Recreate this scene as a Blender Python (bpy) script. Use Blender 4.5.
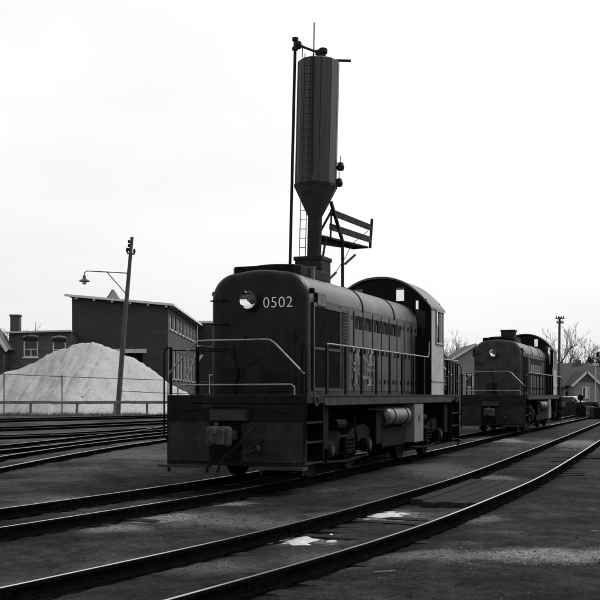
import bpy, bmesh, math, random
import numpy as np
from mathutils import Vector, Matrix
R = math.radians
random.seed(7); rng = np.random.default_rng(7)
for o in list(bpy.data.objects): bpy.data.objects.remove(o)
scene = bpy.context.scene
col = scene.collection

# ------------------------------------------------------------------ camera
F = 1042.0                      # focal length in photograph pixels (600 px wide)
CZ = 1.75                       # eye height
HY = 395.0                      # row of the horizon
cam_d = bpy.data.cameras.new('camera'); cam = bpy.data.objects.new('camera', cam_d); col.objects.link(cam)
cam.location = (0, 0, CZ); cam.rotation_euler = (R(90), 0, 0)
cam_d.sensor_width = 36; cam_d.lens = 36*F/600.0; cam_d.shift_y = (HY-300)/600.0
cam_d.clip_start = .1; cam_d.clip_end = 6000
scene.camera = cam

# ------------------------------------------------------------------ sky and sun
SUN_EL, SUN_AZ = 46.0, 62.0     # azimuth clockwise from the view direction
w = bpy.data.worlds.new('World'); scene.world = w; w.use_nodes = True
nt = w.node_tree; nt.nodes.clear(); L = nt.links.new
out = nt.nodes.new('ShaderNodeOutputWorld'); bg = nt.nodes.new('ShaderNodeBackground')
sky = nt.nodes.new('ShaderNodeTexSky'); sky.sky_type = 'NISHITA'; sky.sun_disc = False
sky.sun_elevation = R(SUN_EL); sky.sun_rotation = R(SUN_AZ); sky.dust_density = 6.0; sky.air_density = 1.5
bw = nt.nodes.new('ShaderNodeRGBToBW'); L(sky.outputs[0], bw.inputs[0])
tc = nt.nodes.new('ShaderNodeTexCoord'); mp = nt.nodes.new('ShaderNodeMapping'); mp.inputs['Scale'].default_value = (1.0, 1.0, 3.2)
L(tc.outputs['Generated'], mp.inputs[0])
nz = nt.nodes.new('ShaderNodeTexNoise'); nz.inputs['Scale'].default_value = 2.2; nz.inputs['Detail'].default_value = 5
L(mp.outputs[0], nz.inputs['Vector'])
rp = nt.nodes.new('ShaderNodeMapRange'); rp.inputs[1].default_value = .35; rp.inputs[2].default_value = .7
rp.inputs[3].default_value = 11.7; rp.inputs[4].default_value = 10.0      # cloud sheet, even and white
L(nz.outputs[0], rp.inputs[0])
mx = nt.nodes.new('ShaderNodeMix'); mx.data_type = 'FLOAT'; mx.inputs[0].default_value = .52
L(bw.outputs[0], mx.inputs[2]); L(rp.outputs[0], mx.inputs[3])
L(mx.outputs[0], bg.inputs[0]); bg.inputs[1].default_value = .135
L(bg.outputs[0], out.inputs[0])
sd = bpy.data.lights.new('sun', 'SUN'); sun = bpy.data.objects.new('sun', sd); col.objects.link(sun)
sd.energy = 2.4; sd.angle = R(9); sd.color = (1, 1, 1)
sv = Vector((math.sin(R(SUN_AZ))*math.cos(R(SUN_EL)), math.cos(R(SUN_AZ))*math.cos(R(SUN_EL)), math.sin(R(SUN_EL))))
sun.rotation_euler = (-sv).to_track_quat('-Z', 'Y').to_euler(); sun.location = sv*60
vs = scene.view_settings; vs.view_transform = 'Standard'; vs.look = 'None'; vs.exposure = 0.0; vs.gamma = 1.0; vs.use_curve_mapping = False
scene.render.engine = 'CYCLES'; scene.cycles.max_bounces = 6

# ------------------------------------------------------------------ helpers
def P(x, y, Y):                 # photograph pixel at depth Y
    return Vector(((x-300)/F*Y, Y, CZ-(y-HY)/F*Y))
def smooth(t):
    t = np.clip(t, 0, 1); return t*t*(3-2*t)
def height(x, y):               # lie of the land: level yard, rising a little towards the far left
    return .5*smooth((np.asarray(y, float)-44)/16)*(1-smooth((np.asarray(x, float)+4)/8))

MATS = {}
def mat(name, v, rough=.7, var=.35, scale=6.0, stretch=(1, 1, 1), metal=0.0, bump=.0, bscale=None, dust=None, spec=.05, coords='Object'):
    if name in MATS: return MATS[name]
    m = bpy.data.materials.new(name); m.use_nodes = True; n = m.node_tree; l = n.links.new
    b = n.nodes['Principled BSDF']; b.inputs['Roughness'].default_value = rough; b.inputs['Metallic'].default_value = metal
    b.inputs['Specular IOR Level'].default_value = spec
    t = n.nodes.new('ShaderNodeTexCoord'); mp = n.nodes.new('ShaderNodeMapping'); mp.inputs['Scale'].default_value = stretch
    l(t.outputs[coords], mp.inputs[0])
    z = n.nodes.new('ShaderNodeTexNoise'); z.inputs['Scale'].default_value = scale; z.inputs['Detail'].default_value = 6; z.inputs['Roughness'].default_value = .62
    l(mp.outputs[0], z.inputs['Vector'])
    r = n.nodes.new('ShaderNodeMapRange'); r.inputs[1].default_value = .3; r.inputs[2].default_value = .7
    r.inputs[3].default_value = v*(1-var); r.inputs[4].default_value = v*(1+var); l(z.outputs[0], r.inputs[0])
    colr = r.outputs[0]
    if dust:                     # second, larger weathering pattern
        z2 = n.nodes.new('ShaderNodeTexNoise'); z2.inputs['Scale'].default_value = dust[1]; z2.inputs['Detail'].default_value = 8; z2.inputs['Roughness'].default_value = .7
        mp2 = n.nodes.new('ShaderNodeMapping'); mp2.inputs['Scale'].default_value = dust[3] if len(dust) > 3 else (1, 1, 1)
        l(t.outputs[coords], mp2.inputs[0]); l(mp2.outputs[0], z2.inputs['Vector'])
        r2 = n.nodes.new('ShaderNodeMapRange'); r2.inputs[1].default_value = dust[2]; r2.inputs[2].default_value = dust[2]+.22; l(z2.outputs[0], r2.inputs[0])
        mm = n.nodes.new('ShaderNodeMix'); mm.data_type = 'FLOAT'; l(r2.outputs[0], mm.inputs[0]); l(colr, mm.inputs[2]); mm.inputs[3].default_value = dust[0]
        colr = mm.outputs[0]
    l(colr, b.inputs['Base Color'])
    if bump:
        z3 = n.nodes.new('ShaderNodeTexNoise'); z3.inputs['Scale'].default_value = bscale or scale*4; z3.inputs['Detail'].default_value = 5
        l(t.outputs[coords], z3.inputs['Vector'])
        bp = n.nodes.new('ShaderNodeBump'); bp.inputs['Strength'].default_value = bump; bp.inputs['Distance'].default_value = .02
        l(z3.outputs[0], bp.inputs['Height']); l(bp.outputs[0], b.inputs['Normal'])
    MATS[name] = m; return m

def glass_mat():
    m = bpy.data.materials.new('window_glass'); m.use_nodes = True; n = m.node_tree; n.nodes.clear(); l = n.links.new
    o = n.nodes.new('ShaderNodeOutputMaterial'); t = n.nodes.new('ShaderNodeBsdfTransparent'); g = n.nodes.new('ShaderNodeBsdfGlossy')
    t.inputs[0].default_value = (.95, .95, .95, 1); g.inputs['Roughness'].default_value = .08
    f = n.nodes.new('ShaderNodeFresnel'); f.inputs[0].default_value = 1.45
    x = n.nodes.new('ShaderNodeMixShader'); l(f.outputs[0], x.inputs[0]); l(t.outputs[0], x.inputs[1]); l(g.outputs[0], x.inputs[2]); l(x.outputs[0], o.inputs[0])
    MATS['glass'] = m; return m
def brick_mat(name, v, mortar, sc=1.0):
    m = bpy.data.materials.new(name); m.use_nodes = True; n = m.node_tree; l = n.links.new
    b = n.nodes['Principled BSDF']; b.inputs['Roughness'].default_value = .9
    t = n.nodes.new('ShaderNodeTexCoord'); s = n.nodes.new('ShaderNodeSeparateXYZ'); l(t.outputs['Object'], s.inputs[0])
    a = n.nodes.new('ShaderNodeMath'); l(s.outputs[0], a.inputs[0]); l(s.outputs[1], a.inputs[1])
    c = n.nodes.new('ShaderNodeCombineXYZ'); l(a.outputs[0], c.inputs[0]); l(s.outputs[2], c.inputs[1])
    k = n.nodes.new('ShaderNodeTexBrick'); l(c.outputs[0], k.inputs['Vector'])
    k.inputs['Color1'].default_value = (v*.7,)*3+(1,); k.inputs['Color2'].default_value = (v*1.25,)*3+(1,); k.inputs['Mortar'].default_value = (mortar,)*3+(1,)
    k.inputs['Scale'].default_value = sc; k.inputs['Mortar Size'].default_value = .012; k.inputs['Brick Width'].default_value = .22; k.inputs['Row Height'].default_value = .075
    z = n.nodes.new('ShaderNodeTexNoise'); z.inputs['Scale'].default_value = 1.1; z.inputs['Detail'].default_value = 7; z.inputs['Roughness'].default_value = .7
    mp = n.nodes.new('ShaderNodeMapping'); mp.inputs['Scale'].default_value = (.35, .35, 2.6); l(t.outputs['Object'], mp.inputs[0]); l(mp.outputs[0], z.inputs['Vector'])
    r = n.nodes.new('ShaderNodeMapRange'); r.inputs[1].default_value = .3; r.inputs[2].default_value = .7; r.inputs[3].default_value = .6; r.inputs[4].default_value = 1.45; l(z.outputs[0], r.inputs[0])
    q = n.nodes.new('ShaderNodeMix'); q.data_type = 'RGBA'; q.blend_type = 'MULTIPLY'; q.inputs[0].default_value = 1
    l(k.outputs[0], q.inputs[6]); l(r.outputs[0], q.inputs[7]); l(q.outputs[2], b.inputs['Base Color'])
    bp = n.nodes.new('ShaderNodeBump'); bp.inputs['Strength'].default_value = .5; bp.inputs['Distance'].default_value = .01; bp.invert = True
    l(k.outputs['Fac'], bp.inputs['Height']); l(bp.outputs[0], b.inputs['Normal'])
    MATS[name] = m; return m

class MB:
    def __init__(s): s.v = []; s.f = []; s.mi = []; s.cur = 0
    def add(s, vs, fs):
        o = len(s.v); s.v += [tuple(v) for v in vs]; s.f += [tuple(i+o for i in f) for f in fs]; s.mi += [s.cur]*len(fs); return s
    def box(s, x0, x1, y0, y1, z0, z1, M=None):
        vs = [Vector((x, y, z)) for z in (z0, z1) for y in (y0, y1) for x in (x0, x1)]
        if M: vs = [M @ v for v in vs]
        return s.add(vs, [(0, 2, 3, 1), (4, 5, 7, 6), (0, 1, 5, 4), (2, 6, 7, 3), (0, 4, 6, 2), (1, 3, 7, 5)])
    def beam(s, a, b, wd, h, up=(0, 0, 1)):      # box along a segment
        a = Vector(a); b = Vector(b); d = (b-a); ln = d.length; d.normalize(); u = Vector(up)
        sd = d.cross(u)
        if sd.length < 1e-4: sd = d.cross(Vector((1, 0, 0)))
        sd.normalize(); u = sd.cross(d)
        vs = [p + sd*sx*wd/2 + u*sz*h/2 for p in (a, b) for sz in (-1, 1) for sx in (-1, 1)]
        return s.add(vs, [(0, 2, 3, 1), (4, 5, 7, 6), (0, 1, 5, 4), (2, 6, 7, 3), (0, 4, 6, 2), (1, 3, 7, 5)])
    def tube(s, pts, r, n=8, cap=True):
        pts = [Vector(p) for p in pts]; k = len(pts); rr = r if isinstance(r, (list, tuple)) else [r]*k
        rings = []; pu = None
        for i, p in enumerate(pts):
            d = (pts[min(i+1, k-1)]-pts[max(i-1, 0)]).normalized()
            u = pu if pu is not None else Vector((0, 0, 1)) if abs(d.z) < .9 else Vector((1, 0, 0))
            sd = d.cross(u)
            if sd.length < 1e-5: sd = d.orthogonal()
            sd.normalize(); u = sd.cross(d); pu = u
            rings.append([p+(sd*math.cos(2*math.pi*j/n)+u*math.sin(2*math.pi*j/n))*rr[i] for j in range(n)])
        fs = []
        for i in range(k-1):
            for j in range(n): fs.append((i*n+j, i*n+(j+1) % n, (i+1)*n+(j+1) % n, (i+1)*n+j))
        if cap: fs.append(tuple(range(n-1, -1, -1))); fs.append(tuple((k-1)*n+j for j in range(n)))
        return s.add([v for q in rings for v in q], fs)
    def lathe(s, prof, c=(0, 0, 0), axis='z', n=24, a0=0.0, cap=True):
        c = Vector(c); vs = []
        for r, h in prof:
            for j in range(n):
                a = a0+2*math.pi*j/n; p, q = r*math.cos(a), r*math.sin(a)
                vs.append(c+(Vector((p, q, h)) if axis == 'z' else Vector((p, h, q)) if axis == 'y' else Vector((h, p, q))))
        k = len(prof); fs = []
        for i in range(k-1):
            for j in range(n): fs.append((i*n+j, i*n+(j+1) % n, (i+1)*n+(j+1) % n, (i+1)*n+j))
        if cap: fs.append(tuple(range(n-1, -1, -1))); fs.append(tuple((k-1)*n+j for j in range(n)))
        return s.add(vs, fs)
    def prism(s, poly, ax, t0, t1):              # poly of 2-D points; ax: the axis it is pushed along
        n = len(poly)
        def q(p, t): return (t, p[0], p[1]) if ax == 'x' else (p[0], t, p[1]) if ax == 'y' else (p[0], p[1], t)
        vs = [q(p, t) for t in (t0, t1) for p in poly]
        return s.add(vs, [tuple(range(n)), tuple(range(2*n-1, n-1, -1))]+[(i, i+n, (i+1) % n+n, (i+1) % n) for i in range(n)])
    def build(s, name, m, parent=None, smooth_=False, bevel=0, fix=True):
        me = bpy.data.meshes.new(name); me.from_pydata(s.v, [], s.f)
        ms = m if isinstance(m, (list, tuple)) else [m]
        for k in ms: me.materials.append(MATS[k] if isinstance(k, str) else k)
        if len(ms) > 1: me.polygons.foreach_set('material_index', s.mi)
        me.update()
        if fix:
            bm = bmesh.new(); bm.from_mesh(me); bmesh.ops.recalc_face_normals(bm, faces=bm.faces); bm.to_mesh(me); bm.free()
        o = bpy.data.objects.new(name, me); col.objects.link(o)
        if smooth_:
            me.polygons.foreach_set('use_smooth', [True]*len(me.polygons))
            try: me.set_sharp_from_angle(angle=R(38))
            except Exception: pass
        if bevel:
            b = o.modifiers.new('bevel', 'BEVEL'); b.width = bevel; b.segments = 2; b.limit_method = 'ANGLE'; b.angle_limit = R(40)
        if parent: o.parent = parent
        return o
def tag(o, label=None, cat=None, group=None, kind=None):
    if label: o['label'] = label
    if cat: o['category'] = cat
    if group: o['group'] = group
    if kind: o['kind'] = kind
    return o
def empty(name, loc=(0, 0, 0), rz=0):
    o = bpy.data.objects.new(name, None); col.objects.link(o); o.location = loc; o.rotation_euler = (0, 0, rz); o.empty_display_size = .2; return o
def copy_tree(o, parent=None, skip=()):
    c = o.copy(); col.objects.link(c); c.parent = parent
    for ch in list(o.children):
        if ch.name.split('.')[0] in skip: continue
        copy_tree(ch, c, skip)
    return c
def vnoise(x, y, seed=0):       # smooth value noise on arrays
    def h(i, j): 
        n = np.sin(i*127.1+j*311.7+seed*74.7)*43758.5453; return n-np.floor(n)
    xi, yi = np.floor(x), np.floor(y); u, v = smooth(x-xi), smooth(y-yi)
    return (h(xi, yi)*(1-u)+h(xi+1, yi)*u)*(1-v)+(h(xi, yi+1)*(1-u)+h(xi+1, yi+1)*u)*v
def fbm(x, y, oct=4, seed=0):
    t = 0; a = .5
    for k in range(oct): t = t+a*vnoise(x*2**k, y*2**k, seed+k); a *= .5
    return t

# materials: the photograph is black and white, so every colour is a grey
mat('rail_side', .0032, .9, .4, 9, spec=0.0, bump=.3)
mat('rail_head', .62, .30, .12, 14, metal=1.0, stretch=(.6, .6, .6))
mat('sleeper', .017, .9, .45, 5, stretch=(1, 6, 6), bump=.5, bscale=30)
mat('plank', .018, .85, .6, 4, stretch=(1, 6, 6), bump=.5, bscale=25)
mat('sand', .31, .95, .25, 9, bump=1.0, bscale=12, dust=(.19, .6, .55), coords='Object')
mat('spill', .40, .95, .3, 14, bump=.6, bscale=60)
mat('spill_dull', .16, .95, .7, 22, bump=.6, bscale=60)
mat('pale_stone', .16, .9, .5, 3)
mat('mid_stone', .05, .9, .5, 3)
mat('dark_stone', .018, .9, .6, 3)
mat('hood_paint', .012, .36, .4, 3, spec=.16, stretch=(2.2, 2.2, .25), dust=(.05, 1.6, .56, (3, 3, .35)), bump=.06, bscale=14)
mat('nose_paint', .008, .38, .45, 3, spec=.10, dust=(.024, 2.2, .54, (3, 3, .5)), bump=.05, bscale=12)
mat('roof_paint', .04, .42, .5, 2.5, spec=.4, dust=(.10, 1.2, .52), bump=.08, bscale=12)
mat('door_paint', .020, .38, .6, 2, spec=.22, stretch=(5, 5, .3), dust=(.15, 2.0, .56, (5, 5, .4)), bump=.06, bscale=16)
mat('louvre_paint', .009, .55, .4, 5)
mat('black_steel', .005, .55, .5, 6, bump=.1, bscale=30)
mat('under_steel', .004, .8, .6, 4, dust=(.013, 3, .6), bump=.2, bscale=20)
mat('pilot_paint', .009, .6, .4, 3, dust=(.034, 1.3, .54), bump=.08, bscale=14)
mat('plate_paint', .014, .55, .5, 3, dust=(.032, 1.5, .52), spec=.12, bump=.15, bscale=9)
mat('sill_paint', .03, .6, .45, 3, stretch=(1, 1, 1), dust=(.025, 2.5, .56))
mat('cab_panel', .27, .55, .18, 3, dust=(.19, 2.2, .58), bump=.05, bscale=15)
mat('handrail_paint', .16, .35, .35, 8, spec=.5)
mat('letter_white', .15, .6, .6, 5, dust=(.012, 3.2, .43))
mat('number_white', .75, .6, .12, 8)
mat('lamp_bezel', .02, .35, .2, 8)
mat('reflector', .8, .06, .05, 6, metal=1.0)
mat('tank_grey', .06, .4, .3, 5, spec=.3)
mat('box_grey', .11, .6, .2, 4, dust=(.08, 3, .56))
mat('coupler_iron', .04, .75, .4, 8, bump=.3, bscale=25)
mat('tower_steel', .03, .5, .45, 3, spec=.3, stretch=(3.5, 3.5, .12), dust=(.012, 1.8, .5, (4, 4, .22)), bump=.1, bscale=6)
mat('tower_dark', .02, .7, .3, 5)
mat('wood_dark', .03, .85, .4, 4)
mat('pole_wood', .075, .85, .4, 3, stretch=(6, 6, .5), bump=.4, bscale=20)
mat('fence_wood', .13, .9, .4, 3, bump=.3, bscale=15)
mat('wire', .06, .6, .3, 5)
mat('white_trim', .5, .7, .12, 5)
mat('grey_trim', .38, .8, .2, 5)
mat('dark_void', .004, .6, .3, 5)
mat('slate', .055, .8, .35, 3, stretch=(1, 1, 4))
mat('house_grey', .20, .85, .2, 3)
mat('house_pale', .2, .85, .15, 3)
mat('shingle_grey', .09, .9, .3, 4)
mat('bark', .07, .9, .3, 3)
mat('twig', .09, .9, .2, 3)
mat('evergreen', .03, .9, .5, 2)
mat('car_white', .6, .3, .08, 3, spec=.5)
mat('rubber', .015, .8, .3, 5)
mat('insulator', .45, .25, .1, 5)
mat('weeds', .11, .9, .6, 3)
glass_mat(); brick_mat('brick_dark', .021, .03); brick_mat('brick_mid', .055, .07)
mat('pane_dark', .015, .12, .2, 3, spec=.35)
mat('pane_bright', .30, .12, .3, 1.5, spec=.35)

# ------------------------------------------------------------------ tracks (centre lines)
def spline(pts, step=.4):
    p = np.array(pts, float); d = np.r_[0, np.cumsum(np.hypot(*np.diff(p, axis=0).T))]
    # natural cubic via dense Catmull-Rom
    out = []
    q = np.vstack([2*p[0]-p[1], p, 2*p[-1]-p[-2]])
    for i in range(1, len(q)-2):
        n = max(2, int((d[i]-d[i-1])/step)); t = np.linspace(0, 1, n, endpoint=False)[:, None]
        a, b, c, e = q[i-1], q[i], q[i+1], q[i+2]
        out.append(.5*((2*b)+(c-a)*t+(2*a-5*b+4*c-e)*t**2+(-a+3*b-3*c+e)*t**3))
    out.append(p[-1:]); o = np.vstack(out)
    for _ in range(30): o[1:-1] = o[1:-1]*.5+(o[:-2]+o[2:])*.25
    return o
def offset(c, d):
    t = np.gradient(c, axis=0); t /= np.hypot(t[:, 0], t[:, 1])[:, None]
    return c+np.c_[t[:, 1], -t[:, 0]]*d
def right_rail(pts): return offset(spline(pts), -.75)
near_c = spline([(-4.6, 3.5), (-1.66, 8.59), (-.18, 11.1), (1.08, 13.67), (2.5, 17), (3.75, 20), (5.8, 25.6), (9.5, 36), (18, 60), (28, 88)])
loco_c = spline([(-8.6, 5.2), (-4.1, 13.3), (-1.204, 19.11), (1.0, 24.8), (3.2, 30.5), (7.33, 41.9), (11.4, 52.6), (18.0, 70), (26, 92)])
yard = [right_rail([(-7.4, 8), (-6.9, 17), (-6.6, 23), (-6.05, 29.8), (-4.9, 37.4), (-2.2, 48), (3, 64), (9, 80)]),
        right_rail([(-14.5, 15), (-11, 23), (-8.7, 30.2), (-7.5, 36.2), (-6.5, 42.5), (-4.2, 52), (0, 66)]),
        right_rail([(-24, 27), (-16, 35), (-11.6, 39.9), (-8.9, 43.3), (-6.1, 47.2), (2, 58)]),
        right_rail([(-30, 39), (-20, 43.8), (-13.6, 47.3), (-6.75, 51.8), (4, 60)]),
        right_rail([(-32, 46), (-15.5, 53.0), (-7.3, 56.6), (6, 63)])]
RAILZ = .15
PROF0 = [(-.07, 0), (.07, 0), (.07, .012), (.012, .03), (.012, .105), (.036, .115), (.036, .138), (.019, .15), (-.019, .15), (-.036, .138), (-.036, .115), (-.012, .105), (-.012, .03), (-.07, .012)]
def make_rail(line, parent, wide=False):
    PROF = [(math.copysign(.032, u), z) if wide and abs(u) == .019 else (u, z) for u, z in PROF0]
    n = len(PROF); t = np.gradient(line, axis=0); t /= np.hypot(t[:, 0], t[:, 1])[:, None]; nx = np.c_[t[:, 1], -t[:, 0]]
    hz = height(line[:, 0], line[:, 1])
    m = MB(); vs = []; k = len(line)
    for i in range(k):
        for u, z in PROF: vs.append((line[i, 0]+nx[i, 0]*u, line[i, 1]+nx[i, 1]*u, hz[i]+z+RAILZ-.15))
    fs = []; mi = []
    for i in range(k-1):
        for j in range(n):
            fs.append((i*n+j, i*n+(j+1) % n, (i+1)*n+(j+1) % n, (i+1)*n+j)); mi.append(1 if j == 7 else 0)
    m.add(vs, fs); m.mi = mi
    return m.build('rail', ['rail_side', 'rail_head'], parent)
sl_me = None
RAILS = []
def make_track(name, c, sleepers, gauge=1.505):
    t = empty(name, (0, 0, 0)); tag(t, kind='structure')
    for sgn in (-1, 1):
        ln = offset(c, sgn*gauge/2); RAILS.append(ln); make_rail(ln, t, not sleepers or sleepers[0] == 18)
    global sl_me
    if sleepers:
        d = np.r_[0, np.cumsum(np.hypot(*np.diff(c, axis=0).T))]; tg = np.gradient(c, axis=0)
        for s in np.arange(.3, d[-1], .58):
            x, y = np.interp(s, d, c[:, 0]), np.interp(s, d, c[:, 1])
            if not (sleepers[0] < y < sleepers[1]): continue
            ang = math.atan2(np.interp(s, d, tg[:, 1]), np.interp(s, d, tg[:, 0]))
            if sl_me is None:
                o = MB().box(-.115, .115, -1.3, 1.3, -.16, .0).build('sleeper', 'sleeper', None, bevel=.015); sl_me = o.data; bev = True
            else:
                o = bpy.data.objects.new('sleeper', sl_me); col.objects.link(o)
            o.parent = t; o.location = (x, y, float(height(x, y))+random.uniform(-.045, -.004)); o.rotation_euler = (random.uniform(-.008, .008), random.uniform(-.01, .01), ang+random.uniform(-.03, .03))
    return t
track_near = make_track('railway_track', near_c, (5, 30))
track_loco = make_track('railway_track', loco_c, (10, 48))
for c in yard: make_track('railway_track', c, (18, 46) if c is yard[0] or c is yard[1] else None)

for trk, c_l, s0 in ((track_near, near_c, (8.2, 12.9, 23.0)), (track_loco, loco_c, (11.3, 15.5, 17.2))):
    for k, yy in enumerate(s0):
        for sgn in (-1, 1):
            ln = offset(c_l, sgn*.7525); y = yy+(.9 if sgn > 0 else 0); x = np.interp(y, ln[:, 1], ln[:, 0]); x2 = np.interp(y+.75, ln[:, 1], ln[:, 0]); t_ = Vector((x2-x, .75, 0)).normalized(); n2 = Vector((t_.y, -t_.x, 0))
            for sd in (-1, 1):
                a_ = Vector((x, y, .07))+n2*sd*.026; jb = MB().beam(a_, a_+t_*.62, .022, .075).build('joint_bar', 'rail_side', trk)
                for q in range(4): MB().lathe([(.016, 0), (.016, .02)], a_+t_*(.09+.145*q)+n2*sd*.010, 'x', 6).build('bolt', 'rail_side', jb)
# timber crossing boards lying between the rails of the near track
d = np.r_[0, np.cumsum(np.hypot(*np.diff(near_c, axis=0).T))]
iy = np.interp([16.5, 20.9], near_c[:, 1], d)
for k in range(5):
    u = -.50+k*.25
    ln = offset(near_c, u); a = iy[0]+random.uniform(-.15, .15); b = iy[1]+random.uniform(-.2, .2)
    p = [(np.interp(s, d, ln[:, 0]), np.interp(s, d, ln[:, 1])) for s in np.linspace(a, b, 6)]
    m = MB(); z0_, z1_ = .012+random.uniform(-.014, .014), .012+random.uniform(-.014, .014)
    for i in range(5): m.beam((p[i][0], p[i][1], z0_+(z1_-z0_)*i/5), (p[i+1][0], p[i+1][1], z0_+(z1_-z0_)*(i+1)/5), .218, .1)
    m.build('crossing_plank', 'plank', track_near)

# ------------------------------------------------------------------ ground
def geo(a, b, n): return np.geomspace(a, b, n)
gx = np.r_[-16-geo(.3, 1500, 34)[::-1], np.arange(-16, 16, .085), 16+geo(.3, 1500, 34)]
gy = np.r_[-30, -10, 0, 3, np.arange(5.5, 26, .075), np.arange(26, 90, .33), 90+geo(.5, 3000, 40)]
GX, GY = np.meshgrid(gx, gy)
rl = np.vstack(RAILS); rl = rl[(rl[:, 1] > 3) & (rl[:, 1] < 60)]
dist = np.full(GX.shape, 9.0)
core = (np.abs(GX) < 17) & (GY > 3) & (GY < 60)
cx, cy = GX[core], GY[core]; dm = np.full(cx.shape, 9.0)
rl = rl[::1]
for i in range(0, len(cx), 20000):
    a = cx[i:i+20000, None]-rl[None, :, 0]; b = cy[i:i+20000, None]-rl[None, :, 1]
    dm[i:i+20000] = np.sqrt((a*a+b*b).min(1))
dist[core] = dm
GZ = height(GX, GY)
near = np.clip((60-GY)/30, 0, 1)*(np.abs(GX) < 30)
rough = (fbm(GX*.7, GY*.7, 4, 1)-.47)*.15+(fbm(GX*4, GY*4, 3, 5)-.44)*.035+(fbm(GX*11, GY*11, 2, 9)-.375)*.04
GZ = GZ+rough*near*np.clip(dist/.5, .45, 1)-.03*near*np.exp(-(dist/.22)**2)-.012*near
track_dark = np.exp(-(dist/.30)**2)*.9+np.exp(-(dist/.75)**2)*.25*(fbm(GX*1.5, GY*1.5, 3, 12) > .45)  # ground tone darkened close to the rails, patchily farther out
lc = loco_c[(loco_c[:, 1] > 17.5) & (loco_c[:, 1] < 56)]  # stretch under the locomotives, darkened in patches as well
for i in range(0, len(lc), 2): track_dark = track_dark+.55*np.exp(-(((GX-lc[i, 0])**2+(GY-lc[i, 1])**2)/1.3**2))*(fbm(GX*1.1, GY*1.1, 3, 17) > .36)
yardm = smooth((-GX-2.6-.10*np.clip(GY-20, -10, 20)*0)/2.2)*smooth((GY-15)/8)*(1-smooth((GY-62)/10))
GZ = GZ+.055*yardm; track_dark = track_dark*(1-.65*yardm)
dust = .22*yardm*np.clip((fbm(GX*.8, GY*.8, 4, 71)-.3)*2.5, 0, 1)
for px, py, wx_, wy_, am in ((303, 537, .5, .5, .5), (380, 513, .8, .8, .6), (112, 527, .45, .5, .7), (157, 518, .55, .45, .8), (229, 503, .3, .4, .7), (478, 517, .3, .7, .55), (560, 553, 1.15, .42, 1.0), (440, 556, .8, .35, .45),
                            (500, 440, .8, 2.0, .8), (575, 443, 1.3, 3.0, .55), (495, 478, .5, 1.0, .5), (40, 585, .8, .5, .25), (170, 565, 1.0, .5, .3), (60, 505, .9, 1.2, .35), (330, 560, .6, .5, .3), (230, 520, 1.5, .8, .3), (140, 455, 2.5, 3, .3), (440, 470, .9, 2.5, .3)):
    Yp = 1.75*F/(py-HY); Xp = (px-300)/F*Yp
    nn = fbm(GX*3.1, GY*3.1, 4, 91)
    dust = np.maximum(dust, am*np.clip(np.exp(-((GX-Xp)/wx_)**2-((GY-Yp)/wy_)**2)*1.6+(nn-.52)*1.6, 0, 1)*np.exp(-((GX-Xp)/(wx_*1.8))**2-((GY-Yp)/(wy_*1.8))**2))
ny, nx_ = GX.shape
idx = np.arange(ny*nx_).reshape(ny, nx_)
quads = np.stack([idx[:-1, :-1], idx[:-1, 1:], idx[1:, 1:], idx[1:, :-1]], -1).reshape(-1, 4)
me = bpy.data.meshes.new('ground'); me.vertices.add(ny*nx_); me.vertices.foreach_set('co', np.stack([GX, GY, GZ], -1).astype(np.float32).ravel())
me.loops.add(quads.size); me.loops.foreach_set('vertex_index', quads.ravel().astype(np.int32))
me.polygons.add(len(quads)); me.polygons.foreach_set('loop_start', np.arange(0, quads.size, 4, dtype=np.int32))
me.update(calc_edges=True); me.polygons.foreach_set('use_smooth', np.ones(len(quads), bool))
at = me.attributes.new('track_dark', 'FLOAT', 'POINT'); at.data.foreach_set('value', np.clip(track_dark, 0, 1).astype(np.float32).ravel())
at = me.attributes.new('sand', 'FLOAT', 'POINT'); at.data.foreach_set('value', np.clip(dust, 0, 1).astype(np.float32).ravel())
gm = bpy.data.materials.new('cinder_ground'); gm.use_nodes = True; n = gm.node_tree; l = n.links.new
b = n.nodes['Principled BSDF']; b.inputs['Roughness'].default_value = .95; b.inputs['Specular IOR Level'].default_value = .08
t = n.nodes.new('ShaderNodeTexCoord')
def gnoise(sc, det, rou=.6):
    z = n.nodes.new('ShaderNodeTexNoise'); z.inputs['Scale'].default_value = sc; z.inputs['Detail'].default_value = det; z.inputs['Roughness'].default_value = rou
    l(t.outputs['Object'], z.inputs['Vector']); return z.outputs[0]
def mrange(i, a, b_, c, d_):
    r = n.nodes.new('ShaderNodeMapRange'); l(i, r.inputs[0])
    for k, v in enumerate((a, b_, c, d_)): r.inputs[k+1].default_value = v
    return r.outputs[0]
def mmath(op, a, b_):
    m_ = n.nodes.new('ShaderNodeMath'); m_.operation = op
    for k, v in enumerate((a, b_)):
        if isinstance(v, (int, float)): m_.inputs[k].default_value = v
        else: l(v, m_.inputs[k])
    return m_.outputs[0]
big = mmath('MULTIPLY', mrange(gnoise(.33, 6, .65), .36, .64, .006, .032), mrange(gnoise(1.7, 7, .7), .36, .62, .35, 1.5))
fine = mmath('MULTIPLY', mrange(gnoise(9, 8, .75), .32, .68, .35, 1.7), mrange(gnoise(55, 5, .8), .36, .64, .3, 1.8))
speck = mrange(gnoise(42, 4, .7), .62, .70, 0, .10)
base = mmath('ADD', mmath('MULTIPLY', big, fine), mmath('MULTIPLY', speck, mrange(gnoise(.8, 4), .48, .6, .1, 1)))
an = n.nodes.new('ShaderNodeAttribute'); an.attribute_name = 'track_dark'
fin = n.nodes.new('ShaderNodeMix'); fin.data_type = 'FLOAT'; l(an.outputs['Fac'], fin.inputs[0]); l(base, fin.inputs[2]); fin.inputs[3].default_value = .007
an2 = n.nodes.new('ShaderNodeAttribute'); an2.attribute_name = 'sand'
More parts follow.
